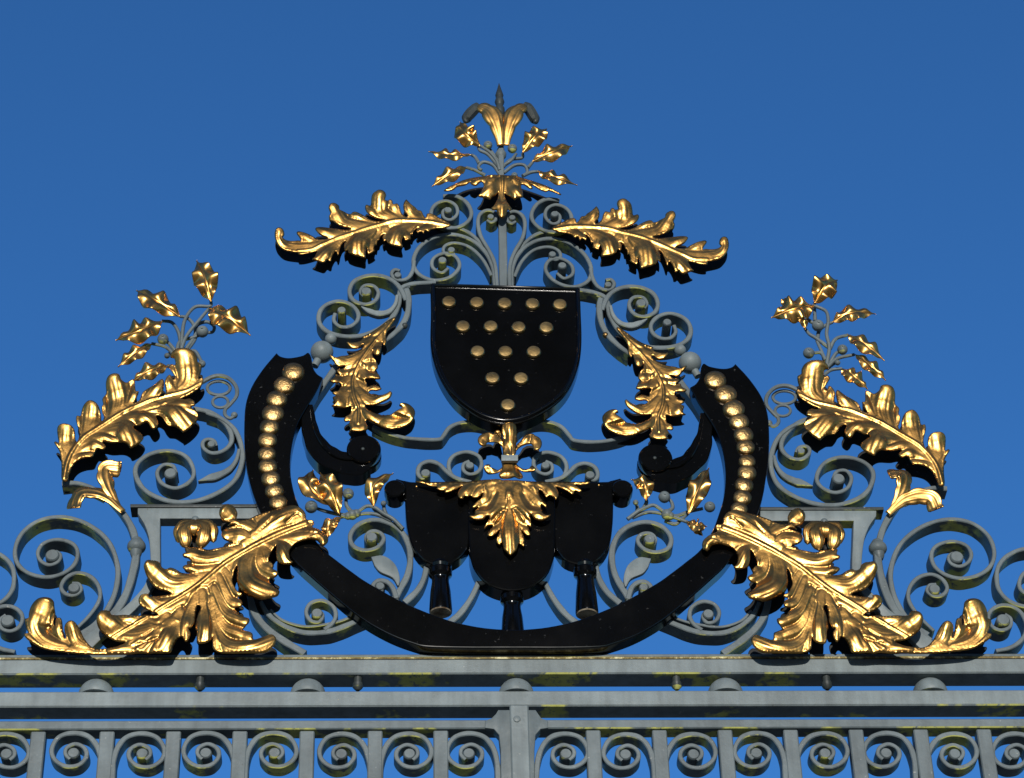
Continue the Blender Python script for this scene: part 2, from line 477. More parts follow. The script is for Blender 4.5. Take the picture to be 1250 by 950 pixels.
    # light smoothing keeps creases but takes off the staircase
    if spec.get('rib'):
        A_ = np.array(cat_rom(spec['rib'], 10)); seg = A_[1:] - A_[:-1]; sl2 = (seg ** 2).sum(1) + 1e-9
        t = np.clip(((allp[:, None, :] - A_[:-1]) * seg).sum(2) / sl2, 0, 1)
        dd = np.sqrt(((allp[:, None, :] - A_[:-1] - t[..., None] * seg) ** 2).sum(2))
        j = dd.argmin(1); l = dd[np.arange(N), j]; s_ = (j + t[np.arange(N), j]) / len(seg)
        rr = spec['rr'][0] + (spec['rr'][1] - spec['rr'][0]) * s_
        core = np.maximum(0, 1 - (l / (rr * 0.9)) ** 2)
        H = H * (1 - 0.8 * np.minimum(1, np.exp(-(l / (rr * 3.2)) ** 2))) + rr * 0.5 * np.exp(-(l / (rr * 3.2)) ** 2) + rr * 0.55 * core ** 0.8
    rim = 1 - np.exp(-dist / 2.6)
    H = H * (0.55 + 0.45 * rim) * relief
    H += 0.75 * np.exp(-((dist - 0.9) / 0.7) ** 2) * relief          # the thin turned lip
    H[dist < 0.3] -= 0.5 * relief
    res = delaunay_2d_cdt([Vector(p) for p in allp], [(i, (i + 1) % nb) for i in range(nb)], [], 1, 1e-4)
    vs, _, fs, ov = res[0], res[1], res[2], res[3]
    idx = [o_[0] if o_ else -1 for o_ in ov]
    tris = np.array([f for f in fs])
    hv = np.array([H[i] if i >= 0 else 0.0 for i in idx])
    nbr = np.zeros(len(vs)); acc = np.zeros(len(vs))
    for it in range(1):
        nbr[:] = 0; acc[:] = 0
        for x, y in ((0, 1), (1, 2), (2, 0)):
            np.add.at(acc, tris[:, x], hv[tris[:, y]]); np.add.at(nbr, tris[:, x], 1)
            np.add.at(acc, tris[:, y], hv[tris[:, x]]); np.add.at(nbr, tris[:, y], 1)
        edge = np.array([0 <= i < nb for i in idx])
        hv = np.where(edge, hv, 0.8 * hv + 0.2 * acc / np.maximum(1, nbr))
    return [tuple(v) for v in vs], tris, hv
_blades = {}
def blade_part(name, outline, spec, parent, m=lambda p: p, y0=-0.012, back=0.04, seed=1, gold=None, label=None, relief=1.0, step=1.12, ripple=1.0):
    key = id(outline)
    if key not in _blades: _blades[key] = blade(outline, spec, y0, relief, step, seed, ripple)
    vs, tris, hv = _blades[key]
    uv = np.array(vs)
    def build(yy, flip, k):
        rnd = random.Random(seed + (5 if m((0, 0)) != (0, 0) else 0))
        lo, hi = uv.min(0), uv.max(0); w_ = np.zeros(len(uv)); wu = np.zeros(len(uv)); wv = np.zeros(len(uv))
        for _ in range(7):
            a_, b_, c = rnd.uniform(0, 1), rnd.uniform(0, 1), rnd.uniform(-1, 1)
            e = np.exp(-((((uv - lo) / (hi - lo) - (a_, b_)) ** 2).sum(1)) / 0.025)
            w_ += c * e; wu += rnd.uniform(-1.3, 1.3) * e; wv += rnd.uniform(-1.3, 1.3) * e
        bm = NB(); out = []
        for i, (u, v) in enumerate(vs):
            p = P(*m((u + wu[i], v + wv[i])), y0); p.y += (yy - y0) - hv[i] * S * k - w_[i] * 0.004
            out.append(bm.verts.new(p))
        fs = [bm.faces.new([out[i] for i in t]) for t in tris]
        s_ = 0
        for f in fs: f.normal_update(); s_ += f.normal.y * f.calc_area()
        if s_ > 0:
            for f in fs: f.normal_flip()
        for v in [v for v in bm.verts if not v.link_faces]: bm.verts.remove(v)
        return bm
    o = obj(name, build(y0, False, 1.0), gold or GOLD, parent, label, sharp=0, solid=0.0022)
    if back: obj('leaf_backing', build(y0 + back, True, 0.15), BLACK_LEAF, o, 'black painted twin leaf on the rear face', sharp=0, solid=0.0022)
    return o
def wavy_leaf(bm, axis, hw, y0, seed=0, amp=0.30, tipbend=0.0):
    """thin crinkled leaf of a sprig, pointed at both ends"""
    rnd = random.Random(seed)
    pts = smooth2(cat_rom(axis, 12), 1)
    A = [P(u, v, y0) for u, v in pts]; N = len(A); H = hw * S * 1.22
    ph = rnd.random() * 6; nb = 2.5 + rnd.random() * 0.8; rows = []; tilt = rnd.uniform(-0.35, 0.35)
    for i, p in enumerate(A):
        s = i / (N - 1)
        a, b = A[max(0, i - 1)], A[min(N - 1, i + 1)]
        t = Vector((b.x - a.x, b.z - a.z)).normalized(); nx, nz = -t.y, t.x
        w = max(0.045, math.sin(PI * min(1, s * 1.06)) ** 0.8 if s < 0.94 else 0.0)
        w *= 0.78 + 0.3 * s if s < 0.6 else 0.96
        W = H * w
        f = H * 0.8 * math.sin(PI * s) * 0.5 + tipbend * max(0, s - 0.8) * H * 5
        row = []
        for c in (-1, -0.9, -0.7, -0.45, -0.22, -0.06, 0, 0.06, 0.22, 0.45, 0.7, 0.9, 1):
            e = 1 + 0.055 * math.sin(2 * PI * nb * s + ph + (0 if c < 0 else 1.3))
            x = c * W * (1 + (e - 1) * abs(c))
            h = amp * H * abs(c) * math.sin(2 * PI * nb * s + ph + (0 if c < 0 else 2.0)) * min(1, w * 1.5)
            h += 0.25 * W * (1 - c * c) - 0.14 * H * math.exp(-(c / 0.09) ** 2) * min(1, w * 2) + tilt * c * W
            row.append(bm.verts.new((p.x + nx * x, p.y - f - h, p.z + nz * x)))
        rows.append(row)
    grid_faces(bm, rows)
def sprig(parent, origin, data, m=lambda p: p, y=0.012, seed=3, k=5.0, label=None):
    """a bunch of stalks (one part) with every gilded leaf and every berry a sub-part"""
    bm = NB()
    f = lambda q: [m(p) for p in Z(origin[0], origin[1], q, k)]
    for i, s_ in enumerate(data['stems']):
        stem(bm, f(s_), [2.6, 2.0], y + 0.004 * (i % 4), 0.004 * ((i % 3) - 1))
    for c, r_ in data.get('knots', []):
        p = P(*f([c])[0], y); ball(bm, p, r_ / k * S, 12)
    st = obj('sprig_stalks', bm, IRON, parent, label or 'grey iron stalks of a leafy sprig', sharp=50)
    for i, (ax, hw) in enumerate(data['leaves']):
        b = NB(); wavy_leaf(b, f(ax), hw / k, y - 0.008 - 0.004 * (i % 3), seed * 31 + i)
        obj('leaf', b, GOLD_BRIGHT, st, 'thin crinkled gilded leaf', sharp=0, solid=0.0018)
    for c, r_ in data.get('berries', []):
        b = NB(); p = P(*f([c])[0], y - 0.004); rr = r_ / k * S
        ball(b, p, rr, 16); lathe(b, p - Vector((0, rr * 0.9, 0)), (0, -1, 0), [(0, rr * 0.25), (rr * 0.22, rr * 0.16)], 8)
        obj('berry', b, IRON, st, None, sharp=50)
    return st

A = lambda q: Z(180, 610, q)
B = lambda q: Z(0, 620, q)
# outlines of the gilded leaves
O1 = Z(320, 220, [(1152,282),(1110,296),(1060,300),(1030,310),(1015,325),(995,318),(985,338),(965,325),(950,335),(938,318),(950,296),(925,318),(915,345),(905,340),(908,365),(890,378),(870,380),(862,360),(852,385),(858,420),(825,418),(790,410),(765,395),(755,375),(740,380),(732,345),(745,330),(722,345),(715,370),(705,375),(700,400),(690,400),(685,425),(690,435),(665,452),(645,455),(640,425),(632,450),(630,485),(600,480),(560,470),(530,455),(520,435),(505,440),(500,400),(510,375),(490,390),(478,420),(470,455),(460,462),(452,440),(440,450),(425,480),(420,500),(405,500),(395,495),(375,515),(340,508),(300,492),(315,478),(325,455),(330,435),(290,445),(250,455),(215,455),(210,440),(170,432),(125,420),(95,395),(80,370),(75,335),(85,305),(110,298),(130,310),(135,335),(125,350),(150,358),(185,360),(215,358),(235,362),(225,345),(210,325),(220,312),(260,320),(300,335),(340,355),(380,358),(400,355),(370,345),(345,330),(325,305),(335,290),(390,288),(450,295),(500,305),(540,300),(500,290),(460,275),(430,255),(410,245),(405,220),(412,205),(402,180),(410,155),(440,148),(465,160),(468,180),(500,190),(535,205),(545,193),(570,190),(620,215),(650,235),(690,250),(740,247),(690,235),(650,215),(630,190),(625,165),(635,150),(660,155),(665,120),(675,95),(710,78),(745,85),(757,105),(750,130),(765,130),(780,120),(795,130),(800,150),(825,145),(840,165),(850,200),(880,225),(885,215),(865,190),(862,150),(878,122),(890,130),(910,150),(935,165),(950,180),(970,185),(985,215),(1000,230),(1005,208),(1030,205),(1065,220),(1110,245),(1140,262)])
O3 = Z(50, 410, [(130,880),(128,800),(122,740),(110,700),(82,660),(90,648),(108,655),(103,620),(100,575),(115,555),(150,550),(190,562),(208,590),(210,625),(215,655),(228,640),(235,600),(225,560),(215,520),(220,490),(240,490),(248,455),(262,425),(290,405),(325,410),(352,435),(365,475),(370,520),(385,500),(372,465),(370,435),(378,420),(372,385),(388,355),(395,340),(392,295),(405,262),(440,247),(478,250),(490,275),(520,290),(545,275),(570,270),(575,310),(580,340),(598,345),(585,385),(570,410),(600,395),(620,350),(645,325),(690,305),(735,268),(752,285),(748,330),(740,355),(720,375),(755,360),(762,330),(755,290),(768,255),(790,240),(805,265),(820,255),(800,225),(783,195),(795,175),(820,180),(815,150),(790,140),(800,115),(840,98),(890,97),(935,112),(955,140),(958,165),(980,175),(978,220),(965,260),(985,255),(992,280),(975,315),(940,345),(900,370),(860,385),(880,390),(910,385),(935,400),(942,430),(920,440),(955,470),(962,500),(945,535),(910,570),(870,595),(860,585),(820,560),(800,555),(775,552),(755,530),(740,505),(715,490),(705,500),(718,530),(715,560),(690,580),(670,570),(650,540),(625,545),(600,555),(575,555),(570,575),(600,590),(622,610),(625,635),(600,670),(550,698),(535,680),(510,665),(480,660),(450,662),(420,662),(380,655),(398,680),(390,700),(370,705),(345,700),(330,720),(315,748),(270,755),(225,770),(195,800),(175,850),(165,885)])
O2 = Z(370, 360, [(555,132),(568,145),(540,185),(515,225),(505,255),(510,290),(500,315),(488,318),(478,300),(475,340),(465,375),(445,382),(428,368),(422,350),(424,384),(440,404),(455,430),(455,455),(440,470),(462,490),(472,520),(440,525),(400,522),(384,520),(380,530),(390,540),(395,560),(430,552),(470,565),(478,580),(450,590),(420,588),(400,595),(430,610),(480,615),(515,602),(530,592),(543,605),(530,635),(490,660),(440,678),(400,680),(382,680),(392,704),(424,725),(470,735),(535,730),(580,710),(600,695),(585,690),(590,675),(620,668),(655,678),(680,705),(682,740),(665,780),(630,805),(580,822),(520,825),(460,810),(415,785),(390,770),(385,790),(398,810),(390,830),(350,845),(310,842),(280,835),(290,820),(275,795),(285,775),(260,780),(248,765),(260,745),(285,730),(290,712),(292,690),(284,690),(250,697),(210,697),(172,688),(190,670),(180,630),(200,620),(178,605),(190,590),(215,588),(230,560),(236,552),(228,540),(212,541),(180,542),(162,525),(190,505),(200,482),(225,485),(205,465),(215,448),(240,446),(262,432),(245,432),(215,438),(190,415),(160,380),(165,370),(200,385),(240,370),(290,360),(330,345),(365,320),(360,305),(330,330),(295,328),(275,310),(265,290),(300,290),(340,280),(360,260),(355,248),(400,235),(450,205),(500,165)])
OC1 = Z(500, 90, [(208,720),(230,700),(280,680),(330,655),(380,640),(440,630),(520,622),(600,625),(670,632),(730,650),(790,670),(850,695),(925,738),(900,737),(850,720),(830,725),(790,710),(745,685),(752,705),(735,712),(700,690),(680,690),(690,730),(690,765),(660,770),(640,782),(620,765),(590,745),(580,740),(590,780),(610,810),(625,830),(610,845),(600,840),(590,870),(570,892),(548,888),(535,860),(530,845),(505,840),(498,825),(515,810),(535,770),(540,735),(525,750),(500,765),(490,777),(465,770),(410,758),(430,735),(445,700),(430,680),(400,700),(378,695),(365,680),(375,668),(340,690),(290,700),(270,715),(240,724)])
OC2 = Z(490, 500, [(88,436),(140,440),(210,442),(300,440),(400,440),(500,432),(560,427),(600,425),(610,430),(655,433),(700,432),(760,440),(830,442),(920,442),(1010,440),(1080,440),(1150,438),(1140,455),(1090,462),(1060,460),(1085,480),(1103,498),(1085,510),(1060,500),(1045,525),(1010,505),(970,485),(945,475),(960,510),(955,540),(940,562),(925,545),(900,535),(880,545),(860,510),(840,500),(845,540),(878,585),(880,608),(850,590),(850,620),(860,645),(885,655),(905,648),(898,670),(870,688),(840,693),(805,680),(785,655),(790,690),(793,725),(770,715),(780,740),(788,770),(765,775),(740,750),(730,735),(750,790),(750,840),(730,835),(715,825),(705,860),(690,880),(662,903),(640,885),(618,860),(610,820),(595,833),(578,820),(573,795),(590,770),(600,740),(580,760),(555,778),(530,778),(522,760),(540,740),(555,715),(530,715),(505,730),(510,710),(535,680),(525,665),(500,685),(460,690),(425,678),(415,660),(445,655),(450,630),(470,605),(440,612),(435,600),(460,570),(490,545),(495,520),(470,545),(440,548),(425,535),(405,545),(390,540),(375,560),(352,548),(345,515),(355,490),(370,470),(340,490),(300,510),(268,515),(265,500),(240,500),(215,488),(220,475),(190,470),(150,458)])
FLO = [[(655,50),(675,60),(695,85),(703,120),(705,170),(700,220),(695,280),(625,280),(622,200),(612,150),(612,110),(625,75)],
       [(620,280),(615,240),(590,210),(555,200),(525,205),(520,225),(500,232),(480,225),(468,200),(475,170),(500,150),(530,140),(548,142),(562,150),(575,125),(600,125),(610,150),(620,200),(638,280)],
       [(690,280),(705,250),(740,222),(785,210),(800,225),(805,250),(830,255),(850,240),(858,205),(845,175),(815,160),(800,148),(770,150),(745,165),(725,200),(702,220),(682,280)],
       [(620,308),(700,308),(705,345),(725,375),(740,405),(735,420),(715,425),(690,420),(660,430),(620,430),(605,425),(598,400),(610,370),(618,345)],
       [(632,312),(610,350),(590,365),(560,365),(538,360),(550,347),(540,335),(515,340),(502,360),(510,380),(540,395),(580,392),(610,375),(640,345)],
       [(688,312),(715,345),(750,362),(780,360),(790,345),(810,345),(822,365),(810,380),(770,385),(730,377),(690,345)]]
O4 = A([(1060,297),(1090,275),(1095,245),(1080,215),(1040,190),(1000,172),(1010,150),(1000,130),(965,125),(960,95),(940,65),(900,42),(850,42),(800,55),(740,70),(680,90),(620,115),(580,130),(545,125),(550,90),(540,60),(520,42),(480,40),(445,65),(438,100),(455,130),(485,145),(505,150),(490,165),(540,162),(500,175),(465,190),(452,220),(462,250),(490,265),(520,270),(480,285),(420,300),(370,310),(320,300),(250,295),(230,300),(235,330),(215,345),(225,365),(250,370),(270,392),(250,398),(225,405),(215,420),(235,440),(260,452),(210,450),(175,430),(140,420),(115,430),(90,420),(82,400),(60,388),(20,388),(-5,395),(-20,420),(-15,450),(0,485),(30,522),(70,550),(120,565),(140,578),(60,590),(12,600),(10,585),(-15,582),(-40,590),(-55,615),(-45,645),(-10,670),(30,690),(62,702),(40,708),(-20,705),(-80,710),(-150,705),(-215,712),(-228,695),(-250,690),(-280,697),(-305,720),(-312,750),(-300,790),(-270,820),(-220,850),(-170,865),(-140,868)]) + \
     B([(740,832),(700,848),(660,853),(590,855),(545,835),(510,790),(490,750),(460,710),(430,700),(400,715),(390,740),(395,770),(398,795),(385,770),(378,700),(365,675),(340,680),(332,720),(325,700),(335,660),(330,620),(325,585),(300,568),(250,568),(210,585),(185,615),(175,650),(172,680),(150,685),(160,740),(172,768),(150,772),(150,790),(180,820),(240,855),(300,872),(400,884),(520,892),(640,895),(760,894),(850,892),(930,896),(1000,896),(1040,890),(1060,850),(1090,800),(1110,795),(1130,825),(1155,810),(1165,770),(1150,745),(1170,740),(1190,700),(1195,650)]) + \
     A([(305,650),(325,662),(310,700),(298,740),(290,790),(300,812),(300,850),(310,885),(350,885),(385,870),(396,850),(395,885),(400,912),(430,936),(500,945),(580,948),(660,946),(720,938),(760,910),(782,875),(780,845),(755,825),(720,835),(680,850),(645,858),(640,825),(615,808),(580,800),(600,780),(618,762),(622,735),(600,725),(575,715),(550,690),(535,665),(560,665),(580,650),(575,620),(550,602),(578,592),(575,575),(550,565),(530,530),(520,500),(525,470),(535,430),(549,412),(548,450),(545,500),(560,550),(600,590),(650,614),(700,625),(740,615),(790,600),(805,575),(800,560),(775,545),(750,515),(745,492),(780,485),(800,460),(790,445),(765,430),(770,410),(750,385),(738,380),(745,350),(765,310),(782,292),(780,330),(785,370),(800,395),(830,405),(870,405),(888,390),(870,375),(862,340),(868,305),(890,280),(930,262),(980,255),(1030,265)])

# ================================================================== SETTING
g = NB(); bmesh.ops.create_grid(g, x_segments=2, y_segments=2, size=600)
m, nt, bs = mat('grass')
nt.links.new(ramp(nt, noise(nt, 0.6, 8, 0.7), [(0.3, (0.05, 0.075, 0.02)), (0.7, (0.10, 0.12, 0.04))]), bs.inputs['Base Color']); bs.inputs['Roughness'].default_value = 0.9
go = obj('ground', g, m, sharp=0); go['kind'] = 'structure'
g = NB(); bmesh.ops.create_grid(g, x_segments=2, y_segments=2, size=1)
for v in g.verts: v.co = Vector((v.co.x * 6, v.co.y * 60, 0.012))
m, nt, bs = mat('gravel')
nt.links.new(ramp(nt, noise(nt, 25, 8, 0.8), [(0.3, (0.22, 0.185, 0.14)), (0.7, (0.42, 0.36, 0.27))]), bs.inputs['Base Color']); bs.inputs['Roughness'].default_value = 0.95
go = obj('gravel_drive', g, m, sharp=0); go['kind'] = 'structure'

# tall trees added out of view: high crowns darken reflections, low sun passes under
wd = NB(); rw = random.Random(3); trunks = []
for i in range(26):
    x = -26 + 2.1 * i + rw.uniform(-0.8, 0.8); y = -15 - rw.uniform(0, 7); top_ = rw.uniform(20, 26)
    xb = x if abs(x) > 5.5 else math.copysign(5.5 + abs(x) * 0.3, x)      # trunks set aside to keep the low sun's path clear
    tube(wd, [Vector((xb, y, 0)), Vector((xb, y, 7)), Vector((0.7 * xb + 0.3 * x, y, 10)), Vector((x, y, top_))], [0.24, 0.2, 0.16, 0.05], 7)
    for j in range(420):
        a = rw.uniform(0, 2 * PI); t = rw.random(); zz = 9.6 + (top_ - 9.6) * t
        rr = (2.9 * math.sin(PI * (0.15 + 0.8 * t))) * math.sqrt(rw.random())
        c = Vector((x + rr * math.cos(a), y + rr * math.sin(a), zz)); e = rw.uniform(0.25, 0.55)
        d1 = Vector((rw.uniform(-1, 1), rw.uniform(-1, 1), rw.uniform(-1, 1))).normalized(); d2 = d1.orthogonal().normalized()
        wd.faces.new([wd.verts.new(c + d1 * e), wd.verts.new(c + d2 * e * 0.6), wd.verts.new(c - d1 * e), wd.verts.new(c - d2 * e * 0.6)])
m, nt, bs = mat('added tree foliage')
nt.links.new(ramp(nt, noise(nt, 1.2, 4), [(0.3, (0.035, 0.05, 0.018)), (0.7, (0.08, 0.085, 0.03))]), bs.inputs['Base Color']); bs.inputs['Roughness'].default_value = 0.8
wo = obj('unseen_tree_belt', wd, m, sharp=0); wo['kind'] = 'stuff'
# ------------------------------------------------------------------ gates below the beam
def zat(v, y=0.0): return P(628, v, y).z
def yback(v, z): # depth at which height z is seen at photo row v
    d = ray(628, v); return CAM.y + d.y * (z - CAM.z) / d.z
X0, X1 = -2.1, 2.1
Z3t, Z3b = zat(878.5), zat(889.2)
PX_POST = 632
def gate(right):
    t = thing('gate_leaf', 'grey iron gate of bars and paired scrolls, ' +
              ('on the right, without the meeting stile' if right else 'with the wide meeting stile on its edge'),
              'gate', (1.0 if right else -1.0, 0, 0), 'pair of iron gates under the beam')
    xm = P(PX_POST, 884).x
    b = NB()
    box(b, xm + 0.002 if right else X0, X1 if right else xm - 0.002, 0.0, yback(901.5, Z3b), Z3b, Z3t, 0.002)
    obj('top_rail', b, IRON, t)
    bars = [724, 805, 885, 965, 1045, 1124, 1201, 1280] if right else [538, 458, 375, 293, 212, 131, 47, -35]
    for i, u in enumerate(bars):
        p = P(u, 893, 0.004); w = 8.2 * S
        b = NB(); box(b, p.x - w, p.x + w, 0.003, 0.026, 0.05, Z3b - 0.0015, 0.002)
        obj('bar', b, IRON, t)
    # scrolls spring in pairs from every other bar, and from the meeting stile
    src = [(x, s) for x in (bars[1::2]) for s in (-1, 1)]
    src = [(PX_POST + (20 if right else -20) - (2 if not right else -1), 1 if right else -1)] + src
    for i, (u, s) in enumerate(src):
        du = 0 if i else 0
        off = 6 if i else 2
        path = [(off, 985), (off, 950), (off + 1.5, 928), (off + 7, 911), (off + 18, 899), (off + 36, 895), (off + 54, 900), (off + 63, 915),
                (off + 59, 928), (off + 45, 936), (off + 29, 934), (off + 20, 924), (off + 22, 914), (off + 33, 908.5), (off + 44, 913), (off + 46, 921), (off + 40, 927)]
        j = random.uniform(-1, 1); kx = 0.985 + 0.03 * random.random()
        path = [(u + s * (a * kx), v_ + j * (1 if v_ < 940 else 0)) for a, v_ in path]
        b = NB(); ribbon(b, path, [6.2] * 3 + [5.2, 5, 5, 4.6, 4.2], 0.004, 0.030)
        o = obj('bar_scroll', b, IRON, t)
        b = NB(); eye(b, (u + s * (off + 36) * kx, 919.5 + j), 6.8, 0.002, 0.03)
        obj('scroll_eye', b, IRON, o)
    b = NB()
    if not right:
        out = [(592, 879.5), (600, 876.5), (605.5, 871), (608, 866.5), (654, 866.5), (657, 871), (661, 876.5), (669, 879.5), (669, 888.5), (660, 890), (654, 897), (652.5, 915), (652.5, 990), (612, 990), (611, 915), (609, 897), (603, 890), (592, 888.5)]
        plate(b, out, -0.003, 0.022, 0.002)
        # the stile runs on to the ground
        a, c = P(612, 980, -0.003), P(652.5, 980, -0.003)
        box(b, a.x, c.x, -0.0005, 0.018, 0.0, a.z - 0.002, 0.001)
        o = obj('meeting_stile', b, IRON, t)
        b = NB(); a, c = P(622, 866, -0.006), P(645, 866, -0.006)
        box(b, a.x, c.x, -0.014, -0.0035, 0.02, zat(865), 0.0025); obj('cover_strip', b, IRON_PALE, o)
        b = NB(); dome(b, (631, 878), 4, -0.014, 0.0015, 0.001); obj('rivet', b, IRON_PALE, o)
    else:
        a = P(652, 900, 0.02)
        box(b, P(634, 900).x, P(650, 900).x, 0.021, 0.04, 0.0, Z3b - 0.002, 0.002); obj('inner_stile', b, IRON, t)
    return t
gate(False); gate(True)

# ------------------------------------------------------------------ the beam
Z1t, Z1b = zat(804.3), zat(822.3)
Z2t, Z2b = zat(843), zat(861.8)
beam = thing('transom_beam', 'double grey iron beam with domed spacers running across above both gates', 'beam', (0, 0, Z2b))
b = NB(); box(b, X0, X1, 0.0, yback(839.5, Z1b), Z1b, Z1t, 0.0025); obj('upper_rail', b, IRON_PALE, beam)
b = NB(); box(b, X0, X1, 0.0, yback(877.6, Z2b), Z2b, Z2t, 0.0025); obj('lower_rail', b, IRON_PALE, beam)
Zt = zat(797.2)
b = NB(); box(b, X0, X1, 0.003, 0.06, Z1t + 0.0042, Zt, 0.002); obj('base_bar', b, IRON, beam, 'thin flat bar lying on top, with a rusty yellow seam below it')
m, nt, bs = mat('lichen seam')
nt.links.new(ramp(nt, noise(nt, 24, 7, 0.8), [(0.34, (0.05, 0.03, 0.02)), (0.5, (0.20, 0.15, 0.05)), (0.58, (0.62, 0.55, 0.30)), (0.7, (0.75, 0.70, 0.5))]), bs.inputs['Base Color']); bs.inputs['Roughness'].default_value = 0.9
b = NB(); box(b, X0, X1, 0.0005, 0.05, Z1t + 0.0004, Z1t + 0.0040, 0); obj('seam', b, m, beam, 'flaking yellow and rust coloured seam between the bars')
for u in (118, 376, 630, 885, 1135):
    rr = 20 * S; b = NB()
    p = P(u, 843, 0.024); hgt = Z1b - Z2t
    prof = [(0, rr * 0.97), (hgt * 0.10, rr)] + [(hgt * (0.10 + 0.88 * math.sin(a)), rr * math.cos(a)) for a in (0.15, 0.3, 0.5, 0.7, 0.9, 1.1, 1.25)] + [(hgt * 0.999, rr * 0.12)]
    lathe(b, Vector((p.x, 0.024, Z2t + 0.0004)), (0, 0, 1), prof, 24)
    obj('spacer', b, IRON_PALE, beam, None, sharp=50)
for u in (245, 437, 825, 1008):
    p = P(u, 830, 0.02); rr = 5 * S; b = NB()
    lathe(b, Vector((p.x, 0.014, Z1b - 0.0002)), (0, 0, -1), [(0, rr), (0.012, rr * 0.95), (0.0125, rr * 1.25), (0.02, rr * 1.2), (0.026, rr * 0.5)], 8)
    obj('bolt', b, IRON_DARK, beam, None, sharp=50)

# ------------------------------------------------------------------ flanking brackets
L3 = dict(rib=Z(50, 410, [(145, 870), (170, 760), (240, 650), (360, 560), (520, 460), (700, 385), (880, 340), (985, 285)]), rr=(3.4, 1.6), lobes=[(Z(50, 410, a), h / 5, o) for a, h, o in [
    ([(560, 465), (760, 440), (900, 570)], 88, dict(teeth=2)), ([(600, 465), (800, 425), (938, 432)], 55, dict()), ([(640, 470), (730, 490), (775, 545)], 36, dict(dy=.006)),
    ([(430, 530), (590, 490), (705, 575)], 58, dict(dy=.01)), ([(330, 590), (490, 560), (565, 690)], 92, dict(teeth=2)), ([(250, 670), (350, 625), (450, 657)], 38, dict(dy=.012)),
    ([(210, 720), (300, 665), (392, 690)], 42, dict(dy=.006)), ([(165, 800), (220, 755), (318, 744)], 34, dict(dy=.01)),
    ([(150, 730), (110, 685), (82, 655)], 28, {}), ([(175, 740), (145, 660), (152, 560)], 58, dict(curl=.9, teeth=2)),
    ([(240, 610), (228, 550), (218, 495)], 30, {}), ([(270, 610), (300, 510), (312, 412)], 66, dict(curl=.9, teeth=2)),
    ([(400, 510), (380, 450), (374, 390)], 32, {}), ([(500, 480), (560, 400), (592, 340)], 46, {}), ([(430, 520), (470, 400), (440, 252)], 88, dict(curl=.9, teeth=2)),
    ([(580, 435), (670, 360), (742, 275)], 52, dict(teeth=2)), ([(745, 385), (780, 320), (778, 245)], 40, {}), ([(830, 340), (810, 250), (790, 185)], 34, {}),
    ([(720, 395), (890, 290), (888, 102)], 98, dict(curl=.9, teeth=2)), ([(720, 410), (870, 375), (992, 280)], 36, dict(dy=.008)),
    ([(360, 560), (450, 500), (540, 440)], 30, dict(dy=.012))]])
A = lambda q: Z(180, 610, q)
B = lambda q: Z(0, 620, q)
